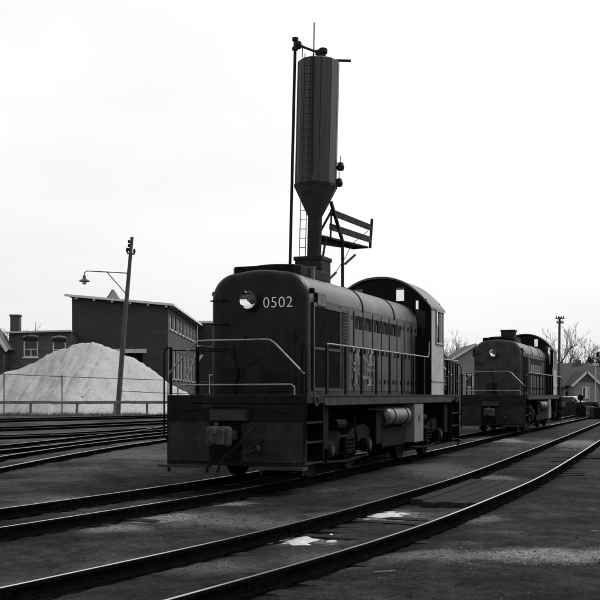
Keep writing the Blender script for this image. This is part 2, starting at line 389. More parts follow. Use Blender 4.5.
fin2 = n.nodes.new('ShaderNodeMix'); fin2.data_type = 'FLOAT'; l(mmath('MULTIPLY', an2.outputs['Fac'], mrange(gnoise(14, 7, .75), .38, .62, .15, 1.1)), fin2.inputs[0]); l(fin.outputs[0], fin2.inputs[2]); fin2.inputs[3].default_value = .30
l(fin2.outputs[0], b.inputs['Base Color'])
bp = n.nodes.new('ShaderNodeBump'); bp.inputs['Strength'].default_value = 1.0; bp.inputs['Distance'].default_value = .03
l(gnoise(40, 6, .75), bp.inputs['Height']); l(bp.outputs[0], b.inputs['Normal'])
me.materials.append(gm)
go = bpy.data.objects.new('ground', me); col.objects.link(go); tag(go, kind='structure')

def gz(x, y):                   # height of the sheet itself
    i = min(max(np.searchsorted(gx, x)-1, 0), nx_-2); j = min(max(np.searchsorted(gy, y)-1, 0), ny-2)
    u = (x-gx[i])/(gx[i+1]-gx[i]); v = (y-gy[j])/(gy[j+1]-gy[j])
    return float((GZ[j, i]*(1-u)+GZ[j, i+1]*u)*(1-v)+(GZ[j+1, i]*(1-u)+GZ[j+1, i+1]*u)*v)

# loose stones and cinders
def stones(name, pts, m, label):
    g = MB(); 
    base_v = [(1, 0, 0), (-1, 0, 0), (0, 1, 0), (0, -1, 0), (0, 0, .7), (0, 0, -.5)]
    fs = [(0, 2, 4), (2, 1, 4), (1, 3, 4), (3, 0, 4), (2, 0, 5), (1, 2, 5), (3, 1, 5), (0, 3, 5)]
    for x, y, s in pts:
        a = random.uniform(0, 6.3); ca, sa = math.cos(a), math.sin(a); q = [random.uniform(.6, 1.3) for _ in range(6)]; z = gz(x, y)
        g.add([(x+(vx*ca-vy*sa)*s*k, y+(vx*sa+vy*ca)*s*k, z+vz*s*k) for (vx, vy, vz), k in zip(base_v, q)], fs)
    o = g.build(name, m, None, fix=False); tag(o, label, 'stones', kind='stuff'); return o
def scatter(n_, lo, hi, seed, thr):
    pt = []
    while len(pt) < n_:
        y = 7+26*random.random()**1.9; x = random.uniform(-.32, .34)*y
        if fbm(np.array(x*.6), np.array(y*.6), 3, seed) > thr: pt.append((x, y, random.uniform(lo, hi)*(1 if random.random() < .96 else 1.9)))
    return pt
stones('cinder_gravel', scatter(9000, .005, .014, 3, .36), 'dark_stone', 'black cinders strewn thickly over the yard ground')
stones('cinder_gravel', scatter(4500, .004, .010, 8, .44), 'mid_stone', 'grey ballast chips strewn over the yard ground')
pt = [(random.gauss(2.75, .55), random.gauss(11.4, .28), random.uniform(.004, .013)) for _ in range(1500)]
pt += [(random.uniform(-.32, .33)*y, y, random.uniform(.004, .010)) for y in [7+20*random.random()**1.6 for _ in range(260)]]
pt += [(random.gauss(9.2, .7), random.gauss(34.5, 1.6), random.uniform(.012, .03)) for _ in range(350)]
stones('pale_gravel', pt, 'pale_stone', 'pale gravel scattered on the dark ground at lower right')

# spilt sand lying in small patches
def spill(px, py, wx, wy, h, label, m='spill'):
    Y = 1.75*F/(py-HY); X = (px-300)/F*Y
    n_ = 26; g = MB(); vs = []; fs = []
    for j in range(n_+1):
        for i in range(n_+1):
            u, v = i/n_*2-1, j/n_*2-1; r = math.hypot(u, v)
            x, y = X+u*wx*1.3, Y+v*wy*1.3
            k = 1-r*1.15+(float(fbm(np.array(x*5+3), np.array(y*5), 4, 21))-.47)*1.9
            vs.append((x, y, gz(x, y)-.012+h*max(-.6, min(k, .9))))
    for j in range(n_):
        for i in range(n_): a = j*(n_+1)+i; fs.append((a, a+1, a+n_+2, a+n_+1))
    g.add(vs, fs); o = g.build('sand_patch', m, None, smooth_=True, fix=False)
    tag(o, label, 'sand', 'patches of spilt sand'); return o
spill(304, 537, .40, .50, .042, 'small bright patch of spilt sand between the nearest rails')
spill(377, 513, .46, .62, .032, 'broad pale sand patch beside the crossing boards', 'spill')

# ------------------------------------------------------------------ locomotive (front at y=0, running back along +y; z=0 on the rail)
DECK = 1.60
def hood_profile(hw, z0, zt, rs, n=10, crown=.05):
    p = [(-hw, z0)]
    for i in range(n+1):
        a = math.pi-math.pi/2*i/n; p.append((-hw+rs+rs*math.cos(a), zt-rs+rs*math.sin(a)))
    for i in range(1, 6):        # slight crown
        x = -hw+rs+(2*(hw-rs))*i/6; p.append((x, zt+crown*math.sin(math.pi*i/6)))
    for i in range(n+1):
        a = math.pi/2-math.pi/2*i/n; p.append((hw-rs+rs*math.cos(a), zt-rs+rs*math.sin(a)))
    p.append((hw, z0)); return p
def hood_mesh(y0, y1, hw, z0, zt, rs, rn=.2, nose0=True, nose1=True):
    secs = []
    def ins(p, d):
        cz = zt-rs; q = []
        for x, z in p:
            k = (hw-d)/hw; zz = z if z <= z0+.001 else z-d*max(0, min(1, (z-z0)/(zt-z0)))**2
            q.append((x*k, zz))
        return q
    base = hood_profile(hw, z0, zt, rs); st = []
    if nose0:
        for i in range(6):
            a = math.pi/2*i/5; st.append((y0+rn*(1-math.sin(a)), rn*(1-math.cos(a))))
        st = st[::-1]; st = [(y, d) for y, d in st]
    else: st.append((y0, 0))
    tail = []
    if nose1:
        for i in range(6):
            a = math.pi/2*i/5; tail.append((y1-rn*(1-math.sin(a)), rn*(1-math.cos(a))))
    else: tail.append((y1, 0))
    allst = sorted(st+tail, key=lambda k: k[0])
    vs = []; n = len(base)
    for y, d_ in allst: vs += [(x, y, z) for x, z in ins(base, d_)]
    k = len(allst); fs = []
    for i in range(k-1):
        for j in range(n): fs.append((i*n+j, i*n+(j+1) % n, (i+1)*n+(j+1) % n, (i+1)*n+j))
    fs.append(tuple(range(n))); fs.append(tuple((k-1)*n+j for j in range(n)))
    return vs, fs
def arch(x, hw=1.4, ze=3.86, zc=4.69):           # cab roof line
    u = min(1, abs(x)/hw); return ze+(zc-ze)*(1-u**2.3)
def arched_wall(y, th, holes, hw=1.4, z0=DECK, drop=.03):
    xs = set(np.linspace(-hw, hw, 33).round(4))
    for a, b_, c, d_ in holes: xs |= {a, b_}
    xs = sorted(xs); m = MB()
    for i in range(len(xs)-1):
        a, b_ = xs[i], xs[i+1]; mid = (a+b_)/2
        if b_-a < 1e-4: continue
        cuts = sorted([(h[2], h[3]) for h in holes if h[0]-1e-6 < mid < h[1]+1e-6])
        lo = z0
        for c, d_ in cuts+[(None, None)]:
            if c is None: t0, t1 = arch(a, hw)-drop, arch(b_, hw)-drop
            else: t0 = t1 = c
            m.add([(a, y, lo), (b_, y, lo), (b_, y, t1), (a, y, t0), (a, y+th, lo), (b_, y+th, lo), (b_, y+th, t1), (a, y+th, t0)],
                  [(0, 1, 2, 3), (7, 6, 5, 4), (0, 4, 5, 1), (3, 2, 6, 7), (0, 3, 7, 4), (1, 5, 6, 2)])
            if c is not None: lo = d_
    return m

def make_locomotive():
    T = empty('diesel_locomotive')
    HW, ZT = 1.015, 3.98
    # running board frame
    MB().box(-1.4, 1.4, 1.02, 11.3, 1.40, DECK-.02).build('side_sill', 'sill_paint', T, bevel=.01)
    MB().box(-1.42, 1.42, 1.02, 11.3, DECK-.018, DECK+.008).build('walkway', 'sill_paint', T)
    for ya, yb in ((0.0, 1.018), (11.302, 12.3)):
        MB().box(-1.4, 1.4, ya, yb, 1.44, DECK).build('end_platform', 'pilot_paint', T, bevel=.012)
    for yy, sg in ((0, -1), (12.3, 1)):
        q = yy+sg*.0
        pl = MB().box(-1.4, 1.4, min(q, q-sg*.05), max(q, q-sg*.05), .30, 1.43).build('pilot', 'pilot_paint', T, bevel=.012)
        for xa, xb in ((-1.36, -.50), (.16, 1.36)):
            MB().box(xa, xb, min(q+sg*.002, q+sg*.018), max(q+sg*.002, q+sg*.018), .37, 1.10).build('pilot_plate', 'plate_paint', pl, bevel=.006)
        MB().box(-.46, .12, min(q+sg*.002, q+sg*.006), max(q+sg*.002, q+sg*.006), .36, 1.11).build('coupler_pocket_shade', 'dark_void', pl)  # flat black panel: the recess's darkness is put into its colour
        MB().box(-.42, .30, min(q+sg*.004, q+sg*.18), max(q+sg*.004, q+sg*.18), 1.13, 1.33).build('buffer_beam', 'sill_paint', pl, bevel=.015)
        for sx in (-1, 1):
            fb = MB(); fb.box(sx*.95-.5, sx*.95+.5, min(q+sg*.004, q+sg*.26), max(q+sg*.004, q+sg*.26), .26, .31)
            for dx in (-.4, .4): fb.box(sx*.95+dx-.025, sx*.95+dx+.025, min(q+sg*.004, q+sg*.03), max(q+sg*.004, q+sg*.03), .16, .262)
            fb.build('footboard', 'sill_paint', pl)
        rv = MB()
        for k in range(9):
            for zz in (.42, 1.36): rv.lathe([(.017, 0), (.014, .008), (.0, .012)], (-1.25+k*.3125, q+sg*.0, zz), 'y', 8) if sg > 0 else rv.lathe([(.017, 0), (.014, -.008), (.0, -.012)], (-1.25+k*.3125, q, zz), 'y', 8)
        rv.build('rivets', 'pilot_paint', pl)['kind'] = 'stuff'
        # coupler: shank, head and knuckle
        c = MB(); c.box(-.09, .09, min(q, q+sg*.42), max(q, q+sg*.42), .76, .96)
        hp = [(-.24, .40), (.10, .40), (.20, .52), (.23, .70), (.12, .74), (.06, .60), (-.06, .58), (-.10, .70), (-.22, .74), (-.27, .56)]
        c.prism([(x, q+sg*y) for x, y in hp], 'z', .68, 1.04)
        co = c.build('coupler', 'coupler_iron', T, bevel=.055)
        MB().lathe([(.13, 0), (.12, sg*.03), (.06, sg*.045), (.055, sg*.02), (.0, sg*.02)], (-.02, q+sg*.742, .86), 'y', 20).build('knuckle_face', 'coupler_iron', co, smooth_=True)
        MB().prism([(x, q+sg*y) for x, y in [(.02, .60), (.16, .70), (.14, .80), (.02, .79), (-.03, .70)]], 'z', .72, 1.0).build('knuckle', 'coupler_iron', co, bevel=.02)
        MB().lathe([(.035, 1.04), (.035, 1.1), (.02, 1.11)], (-.05, q+sg*.66, 0), 'z', 10).build('lock_lift', 'coupler_iron', co)
        # cut lever and air hoses
        MB().tube([(-1.28, q+sg*.12, 1.15), (-1.2, q+sg*.14, 1.26), (-.3, q+sg*.22, 1.38), (.22, q+sg*.22, 1.38), (1.2, q+sg*.14, 1.26), (1.28, q+sg*.12, 1.15)], .013, 6).build('uncoupling_lever', 'under_steel', T)
        for hx in (.42, .62):
            pts = []
            for i in range(12):
                t_ = i/11; pts.append((hx-.10*math.sin(t_*2.2)-.50*t_**2.2+.05*math.sin(t_*6), q+sg*(.05+.36*math.sin(t_*2.0)), 1.02-.40*t_-.46*t_**2.2+.03*math.sin(t_*9)))
            if hx > .5: pts = [(hx-.02-.30*math.sin(i/11*3.0), q+sg*(.05+.25*math.sin(i/11*2.6)), .80-.28*math.sin(i/11*2.5)+.02*i/11) for i in range(12)]
            h = MB().tube(pts, .026, 8).build('air_hose', 'rubber', T, smooth_=True)
            e = pts[-1]; MB().lathe([(.035, -.05), (.042, 0), (.03, .05)], e, 'z', 10).build('hose_coupling', 'coupler_iron', h)
        # corner steps
        for sx in (-1, 1):
            s = MB()
            for ya, yb in ((.052, .075), (.93, .955)):
                a, b_ = sorted((q-sg*ya, q-sg*yb)); s.box(min(sx*1.40, sx*.98), max(sx*1.40, sx*.98), a, b_, .30, 1.438)
            a, b_ = sorted((q-sg*.078, q-sg*.927))
            s.box(min(sx*.98, sx*1.0), max(sx*.98, sx*1.0), a, b_, .30, 1.438)
            so = s.build('step_well', 'black_steel', T)
            for zz in (.34, .72, 1.08):
                a, b_ = sorted((q-sg*.08, q-sg*.925))
                MB().box(min(sx*1.39, sx*1.05), max(sx*1.39, sx*1.05), a, b_, zz, zz+.03).build('step', 'pilot_paint', so)
            # poling pocket ring
            MB().lathe([(.10, 0), (.11, .0), (.11, .03), (.075, .035), (.07, .005)], (sx*1.4, q-sg*.5, 1.5), 'x', 16).build('poling_pocket', 'sill_paint', T) if sx > 0 else None
            # corner grab posts
            MB().tube([(sx*1.37, q+sg*.02, .75), (sx*1.43, q+sg*.05, .85), (sx*1.43, q+sg*.05, 2.40), (sx*1.38, q+sg*.0, 2.5), (sx*1.34, q-sg*.05, 2.46)], .016, 8).build('corner_grab', 'under_steel', T, smooth_=True)
            MB().box(min(sx*1.36, sx*1.30), max(sx*1.36, sx*1.30), min(q-sg*.02, q-sg*.035), max(q-sg*.02, q-sg*.035), DECK+.003, 2.5).build('corner_post', 'black_steel', T)
        # end railing: raised in the middle, falling to the corners, low toe loop
        MB().tube([(-1.36, q-sg*.03, 2.0), (-1.30, q-sg*.03, 2.08), (-.84, q-sg*.03, 2.55), (-.74, q-sg*.03, 2.605), (-.6, q-sg*.03, 2.61), (.6, q-sg*.03, 2.61), (.70, q-sg*.03, 2.60), (.80, q-sg*.03, 2.53), (1.36, q-sg*.03, 1.98)], .017, 8).build('end_railing', 'handrail_paint', T, smooth_=True)
        MB().tube([(-1.18, q-sg*.02, DECK), (-1.18, q-sg*.02, 1.74), (-1.12, q-sg*.02, 1.79), (1.12, q-sg*.02, 1.79), (1.18, q-sg*.02, 1.74), (1.18, q-sg*.02, DECK)], .015, 8).build('toe_rail', 'handrail_paint', T, smooth_=True)
        MB().tube([(-1.3, q-sg*.03, 2.44), (-.75, q-sg*.6, 2.44), (-.7, q-sg*1.0, 2.44)], .012, 6).build('side_bar', 'black_steel', T)
        # drop step plate and brake lever at the middle of the end
        dp = MB().box(-.30, .22, min(q-sg*.06, q-sg*.09), max(q-sg*.06, q-sg*.09), DECK+.03, 2.12).build('drop_step', 'pilot_paint', T, bevel=.01)
        MB().tube([(.02, q-sg*.04, DECK), (.0, q-sg*.04, 1.76), (.06, q-sg*.04, 2.0), (.0, q-sg*.04, 2.28), (-.04, q-sg*.04, 2.45), (.0, q-sg*.04, 2.52)], .022, 8).build('brake_lever', 'under_steel', T, smooth_=True)
        MB().tube([(.05, q-sg*.05, 2.06), (.45, q-sg*.25, 2.28), (.68, q-sg*.6, 2.5)], .014, 6).build('chain_rod', 'black_steel', T)
    # long hood
    vs_, fs_ = hood_mesh(1.03, 9.0, HW, DECK, ZT, .52, .17, True, False)
    m = MB(); m.add(vs_, fs_)
    for i, f in enumerate(m.f):
        zz = [m.v[j][2] for j in f]; yy = [m.v[j][1] for j in f]
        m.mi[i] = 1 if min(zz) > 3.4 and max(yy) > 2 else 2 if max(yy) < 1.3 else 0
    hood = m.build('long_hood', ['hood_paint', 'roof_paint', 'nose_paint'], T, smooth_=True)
    vs_, fs_ = hood_mesh(10.4, 11.45, HW, DECK, ZT, .52, .17, False, True)
    MB().add(vs_, fs_).build('short_hood', 'hood_paint', T, smooth_=True)
    # hood roof: seam bands, radiator shroud, stack, vent
    for yy in (4.45, 6.9):
        pr = hood_profile(HW+.014, 3.25, ZT+.014, .525); g = MB(); n_ = len(pr)
        vv = [(x, y, z) for y in (yy, yy+.055) for x, z in pr]
        g.add(vv, [(i, i+1, i+1+n_, i+n_) for i in range(n_-1)]+[tuple(range(n_)), tuple(range(2*n_-1, n_-1, -1))]).build('roof_band', 'black_steel', hood)
    g = MB(); pr = []
    g.prism([(-.62, 1.35), (.62, 1.35), (.72, 1.5), (.72, 3.0), (.62, 3.15), (-.62, 3.15), (-.72, 3.0), (-.72, 1.5)], 'z', ZT-.05, ZT+.155)
    sh = g.build('radiator_shroud', 'black_steel', hood, bevel=.02)
    MB().lathe([(.56, 0), (.56, .06), (.50, .06), (.48, .01)], (0, 2.25, ZT+.156), 'z', 28).build('fan_ring', 'black_steel', sh)
    g = MB()
    for k in range(5): g.box(-.46+k*.23-.012, -.46+k*.23+.012, 1.82, 2.68, ZT+.16, ZT+.185)
    g.build('fan_guard', 'black_steel', sh)
    st = MB().box(-.31, .31, 3.75, 4.37, ZT+.02, ZT+.62).build('exhaust_stack', 'tower_dark', hood, bevel=.03)
    MB().box(-.33, .33, 3.73, 4.39, ZT+.55, ZT+.635).build('stack_lip', 'tower_dark', st, bevel=.01)
    MB().lathe([(.085, 3.55), (.085, 4.12), (.095, 4.13), (.095, 4.16), (.06, 4.16)], (.70, 2.1, 0), 'z', 14).build('vent_pipe', 'roof_paint', hood, smooth_=True)
    # lifting lugs and marker lamps at the nose
    for sx in (-1, 1):
        ml = MB().lathe([(.055, 0), (.055, .10), (.04, .12)], (sx*.96, 1.3, 3.60), 'x', 12).build('marker_lamp', 'black_steel', hood) if sx > 0 else MB().lathe([(.055, 0), (.055, -.10), (.04, -.12)], (sx*.96, 1.3, 3.60), 'x', 12).build('marker_lamp', 'black_steel', hood)
        nb = MB().box(min(sx*.96, sx*1.16), max(sx*.96, sx*1.07), 1.48, 2.0, 3.30, 3.58).build('number_board', 'black_steel', hood, bevel=.015)
        for k in range(2):
            MB().box(min(sx*1.073, sx*1.068), max(sx*1.073, sx*1.068), 1.52+k*.235, 1.52+k*.235+.20, 3.34, 3.58).build('board_glass', 'box_grey', nb)
    # headlight
    hl = MB().lathe([(.10, .10), (.17, .05), (.19, .02), (.19, -.06), (.20, -.125), (.175, -.13), (.171, -.115)], (-.145, 1.03, 3.43), 'y', 32, cap=False).build('headlight', 'lamp_bezel', T, smooth_=True)
    MB().lathe([(.170, -.085), (.15, -.058), (.12, -.030), (.08, -.010), (.04, .002), (.001, .006)], (-.145, 1.0, 3.43), 'y', 40, cap=False).build('reflector', 'reflector', hl, smooth_=True)
    MB().lathe([(.02, .0), (.025, -.02), (.032, -.03), (.032, -.05), (.015, -.06)], (-.145, 1.0, 3.43), 'y', 14).build('bulb', 'tank_grey', hl, smooth_=True)
    # road number on the nose
    cu = bpy.data.curves.new('road_number', 'FONT'); cu.body = '0502'; cu.size = .295; cu.extrude = .004; cu.offset = -.0045; cu.space_character = 1.08
    tmp = bpy.data.objects.new('tmp', cu); col.objects.link(tmp); bpy.context.view_layer.update()
    me = bpy.data.meshes.new_from_object(tmp.evaluated_get(bpy.context.evaluated_depsgraph_get())); bpy.data.objects.remove(tmp)
    me.name = 'road_number'; me.materials.clear(); me.materials.append(MATS['number_white'])
    co_ = np.array([v.co for v in me.vertices]); wd = co_[:, 0].max()-co_[:, 0].min()
    rn = bpy.data.objects.new('road_number', me); col.objects.link(rn); rn.parent = T
    rn.rotation_euler = (R(90), 0, 0); rn.scale = (.60/wd, 1, 1); rn.location = (.135-co_[:, 0].min()*.60/wd, 1.03-.006, 3.275)
    tag(rn, 'white painted number 0502 beside the headlight')
    # nose grab irons, door outline, hinges
    for zz in (3.44, 2.98, 2.5): MB().tube([(-.98, 1.10, zz), (-.98, .99, zz), (-.62, .96, zz), (-.62, 1.04, zz)], .012, 6).build('grab_iron', 'black_steel', hood)
    for x0, x1, z0, z1 in ((.25, .80, 1.66, 2.85), (-.80, -.25, 1.66, 2.85)):
        d_ = MB().box(x0, x1, 1.018, 1.05, z0, z1).build('nose_door', 'nose_paint', hood, bevel=.008)
        for zz in (z0+.2, z1-.2): MB().box(x1-.03, x1+.03, 1.008, 1.017, zz, zz+.09).build('hinge', 'black_steel', d_)
    # sides of the hood: radiator shutters, louvre panel, engine doors
    for sx in (-1, 1):
        X = sx*HW
        def sb(m_, a, b_, y0, y1, z0, z1): return m_.box(min(X+sx*a, X+sx*b_), max(X+sx*a, X+sx*b_), y0, y1, z0, z1)
        fr = MB(); sb(fr, .0, .05, 1.32, 2.92, 3.30, 3.38); sb(fr, .0, .045, 1.32, 1.38, 1.68, 3.297); sb(fr, .0, .045, 2.86, 2.92, 1.68, 3.297); sb(fr, .0, .045, 1.383, 2.857, 1.68, 1.74); sb(fr, .0, .04, 1.383, 2.857, 2.48, 2.53)
        fr = fr.build('shutter_frame', 'hood_paint', hood)
        for k in range(18):
            y = 1.40+k*.081
            for z0, z1 in ((1.745, 2.475), (2.535, 3.295)):
                g = MB(); g.beam((X+sx*.02, y+.035, z0), (X+sx*.02, y+.035, z1), .012, .06, up=(sx*.6, 1, 0)); g.build('shutter_slat', 'louvre_paint', fr)
        lp = MB(); sb(lp, .0, .018, 2.96, 3.46, 1.68, 3.42); lp = lp.build('louvre_panel', 'hood_paint', hood)
        for k in range(24):
            g = MB(); z = 1.74+k*.068; g.prism([(X+sx*.018, z), (X+sx*.055, z), (X+sx*.018, z+.05)], 'y', 3.0, 3.42); g.build('louvre', 'louvre_paint', lp)
        y = 3.5
        for k, wdt in enumerate((.30, .34, .30, .36, .34, .30, .36, .30, .34, .36, .30, .34, .30, .36, .34, .36)):
            y1 = y+wdt-.035
            g = MB(); sb(g, .0, .020+.012*(k % 2), y, y1, 1.68, 3.40); dr = g.build('engine_door', 'door_paint', hood, bevel=.006)
            g = MB(); sb(g, .034, .055, y+.04, y+.08, 2.5, 2.64); g.build('door_latch', 'black_steel', dr)
            for zz in (1.85, 3.2): sb(MB(), .034, .05, y1-.05, y1-.01, zz, zz+.10).build('door_hinge', 'black_steel', dr)
            if 1 <= k <= 11:
                g = MB(); sb(g, .034, .038, y+.05, y1-.05, 3.02, 3.30); gr = g.build('grille', 'dark_void', dr)
            y += wdt
        # stacked slab-serif railway initials in worn white
        def bar(m_, y0, y1, z0, z1): return sb(m_, .0335, .0365, y0, y1, z0, z1)
        cy, sg = 4.45, (1 if sx > 0 else -1)
        def YY(a, b_): return sorted((cy+sg*a, cy+sg*b_))
        lt = MB()
        for z0, z1, kind in ((2.24, 2.60, 'n'), (1.80, 2.18, 'h')):
            for a, b_ in ((-.60, -.34), (.34, .60)):
                p0, p1 = YY(a, b_); bar(lt, p0, p1, z0+.075, z1-.075)
            for a, b_ in ((-.74, -.20), (.20, .74)):
                p0, p1 = YY(a, b_); bar(lt, p0, p1, z0, z0+.07); bar(lt, p0, p1, z1-.07, z1)
            if kind == 'h': p0, p1 = YY(-.335, .335); bar(lt, p0, p1, (z0+z1)/2-.035, (z0+z1)/2+.035)
            else:
                xx = sorted((X+sx*.0335, X+sx*.0365)); lt.prism([(cy+sg*-.33, z1-.08), (cy+sg*-.12, z1-.08), (cy+sg*.33, z0+.08), (cy+sg*.12, z0+.08)], 'x', xx[0], xx[1])
        lt.build('side_initials', 'letter_white', hood)['label'] = 'worn white slab serif initials N over H on the hood side'
        # side handrail with flat posts
        hx = sx*1.37
        hr = MB().tube([(hx, 1.2, 2.45), (hx, 1.2, 2.54), (hx, 1.26, 2.575), (hx, 8.75, 2.575), (hx, 8.86, 2.60), (hx, 8.9, 2.70), (hx, 8.93, 2.98)], .017, 8).build('side_handrail', 'handrail_paint', T, smooth_=True)
        for yy in (1.2, 2.3, 3.32, 4.34, 5.36, 6.38, 7.4, 8.4):
            MB().box(hx-.018, hx+.018, yy-.045, yy+.045, DECK+.01, 2.56).build('handrail_post', 'black_steel', T)
        for yy in (11.25, 11.6, 11.95):
            MB().box(hx-.018, hx+.018, yy-.04, yy+.04, DECK+.003, 2.52).build('handrail_post', 'black_steel', T)
        MB().tube([(hx, 10.45, 2.575), (hx, 12.2, 2.575)], .017, 8).build('side_handrail', 'handrail_paint', T)
        MB().tube([(hx, 10.45, 2.1), (hx, 12.2, 2.1)], .013, 8).build('side_handrail', 'black_steel', T)
    for xx in (-1.05, -.7, -.35, .0, .35, .7, 1.05):
        MB().box(xx-.03, xx+.03, 12.24, 12.265, DECK+.003, 2.6).build('end_post', 'black_steel', T)
    # cab
    cab = MB()
    HFront = [(.45, .68, 4.06, 4.42), (.98, 1.25, 3.15, 4.06), (-.68, -.45, 4.06, 4.42), (-1.25, -.98, 3.15, 4.06)]
    HRear = [(-.42, .44, 4.12, 4.50), (.50, .70, 3.6, 4.30), (.95, 1.25, 3.15, 4.05), (-.70, -.50, 3.6, 4.30)]
    f1 = arched_wall(9.0, .05, HFront).build('cab_front', 'black_steel', T)
    f2 = arched_wall(10.35, .05, HRear).build('cab_rear', 'black_steel', T)
    for wl, hs, yy in ((f1, HFront, 9.02), (f2, HRear, 10.37)):
        for a, b_, c, e in hs:
            MB().box(a-.001, b_+.001, yy, yy+.008, c-.001, e+.001).build('window_pane', 'glass', wl)
            fr = MB(); fy = yy-.035 if wl is f1 else yy+.032
            for q_ in ((a-.035, b_+.035, c-.035, c), (a-.035, b_+.035, e, e+.035), (a-.035, a, c+.001, e-.001), (b_, b_+.035, c+.001, e-.001)): fr.box(q_[0], q_[1], fy, fy+.03, q_[2], q_[3])
            fr.build('window_frame', 'black_steel', wl)
    for sx in (-1, 1):
        X = sx*1.4; g = MB(); a, b_ = sorted((X, X-sx*.04))
        for y0, y1, z0, z1 in ((9.052, 10.348, DECK, 2.98), (9.052, 9.50, 2.982, 3.80), (10.27, 10.348, 2.982, 3.80), (9.052, 10.348, 3.802, 3.85)):
            g.box(a, b_, y0, y1, z0, z1)
        side = g.build('cab_side', 'cab_panel', T)
        MB().box(min(X-sx*.015, X-sx*.022), max(X-sx*.015, X-sx*.022), 9.90, 10.27, 2.982, 3.80).build('window_pane', 'glass', side)
        g = MB()
        for y0, y1, z0, z1 in ((9.47, 10.30, 2.94, 2.985), (9.47, 10.30, 3.80, 3.84), (9.87, 9.91, 2.986, 3.799), (9.47, 9.503, 2.986, 3.799)): g.box(min(X+sx*.003, X+sx*.04), max(X+sx*.003, X+sx*.04), y0, y1, z0, z1)
        g.build('window_frame', 'cab_panel', side)
        g = MB(); g.box(min(X+sx*.002, X+sx*.02), max(X+sx*.002, X+sx*.02), 9.053, 10.346, 1.95, 1.99); g.build('belt_strip', 'cab_panel', side)
    # curved roof
    xs = np.linspace(-1.42, 1.42, 41); g = MB(); n_ = len(xs); vv = []
    for y in (8.94, 10.48):
        for dz in (0, .05): vv += [(x, y, arch(x*1.4/1.42)-.028+dz+.0) for x in xs]
    fs = []
    for j in range(n_-1):
        fs += [(n_+j, n_+j+1, 3*n_+j+1, 3*n_+j), (j, 2*n_+j, 2*n_+j+1, j+1), (j, j+1, n_+j+1, n_+j), (2*n_+j, 3*n_+j, 3*n_+j+1, 2*n_+j+1)]
    fs += [(0, n_, 3*n_, 2*n_), (n_-1, 3*n_-1, 4*n_-1, 2*n_-1)]
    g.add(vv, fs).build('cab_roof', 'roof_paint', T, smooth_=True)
    MB().box(-1.3, 1.3, 9.06, 10.34, 1.62, 1.66).build('cab_floor', 'black_steel', T)
    MB().box(-.3, .3, 9.7, 10.0, 1.661, 2.9).build('control_stand', 'black_steel', T)
    # running gear
    for yc in (2.95, 9.35):
        tr = MB()
        for sx in (-1, 1):
            pr = [(yc-1.75, .62), (yc-1.75, .86), (yc-1.35, .98), (yc-.55, .90), (yc-.35, .78), (yc+.35, .78), (yc+.55, .90), (yc+1.35, .98), (yc+1.75, .86), (yc+1.75, .62), (yc+1.5, .55), (yc+.9, .60), (yc+.5, .38), (yc-.5, .38), (yc-.9, .60), (yc-1.5, .55)]
            tr.prism(pr, 'x', min(sx*.98, sx*1.12), max(sx*.98, sx*1.12))
        tr.box(-.97, .97, yc-.25, yc+.25, .45, .85)
        to = tr.build('truck_frame', 'under_steel', T, bevel=.03)
        for sx in (-1, 1):
            for ya in (yc-1.2, yc+1.2):
                MB().box(min(sx*1.122, sx*1.27), max(sx*1.122, sx*1.27), ya-.16, ya+.16, .38, .68).build('journal_box', 'under_steel', to, bevel=.03)
                MB().lathe([(.10, 0), (.10, sx*.03), (.06, sx*.04)], (sx*1.272, ya, .52), 'x', 14).build('box_lid', 'sill_paint', to)
            sp = MB()
            for dy in (-.2, 0, .2): sp.lathe([(.07, .45), (.085, .47), (.07, .5), (.085, .54), (.07, .58), (.085, .62), (.07, .66), (.085, .70), (.07, .74)], (sx*1.19, yc+dy, 0), 'z', 10)
            sp.build('coil_springs', 'under_steel', to, smooth_=True)
            MB().tube([(sx*1.2, yc-.9, 1.02), (sx*1.2, yc-.35, 1.02)], .10, 12).build('brake_cylinder', 'under_steel', to)
            MB().tube([(sx*1.1, yc+.65, 1.15), (sx*1.15, yc+.72, .6), (sx*.85, yc+.74, .12)], .025, 8).build('sand_pipe', 'under_steel', to)
        for ya in (yc-1.2, yc+1.2):
            for sx in (-1, 1):
                wh = MB().lathe([(.12, sx*.79), (.40, sx*.78), (.44, sx*.80), (.505, sx*.805), (.505, sx*.70), (.535, sx*.69), (.535, sx*.665), (.42, sx*.67), (.38, sx*.70), (.12, sx*.68)], (0, ya, .505), 'x', 36).build('wheel', 'under_steel', T, smooth_=True)
            MB().lathe([(.08, -.66), (.08, .66)], (0, ya, .505), 'x', 12).build('axle', 'under_steel', T)
    MB().box(-1.02, 1.02, 5.15, 7.2, .42, 1.38).build('fuel_tank', 'black_steel', T, bevel=.06)
    MB().box(-.5, .5, .3, 12.0, 1.12, 1.395).build('centre_sill', 'black_steel', T)
    for yc in (2.95, 9.35):
        for dy in (-1.2, 1.2):
            MB().lathe([(.36, -.55), (.40, -.5), (.40, .5), (.36, .55)], (0, yc+dy*.62, .55), 'x', 20).build('traction_motor', 'under_steel', T)
            for sx in (-1, 1): MB().box(min(sx*.62, sx*.95), max(sx*.62, sx*.95), yc+dy-.66*np.sign(dy)-.06, yc+dy-.66*np.sign(dy)+.06, .25, .9).build('brake_shoe', 'under_steel', T, bevel=.02)
        for sx in (-1, 1): MB().tube([(sx*1.14, yc-1.5, .30), (sx*1.14, yc, .24), (sx*1.14, yc+1.5, .30)], .03, 8).build('brake_rod', 'under_steel', T)
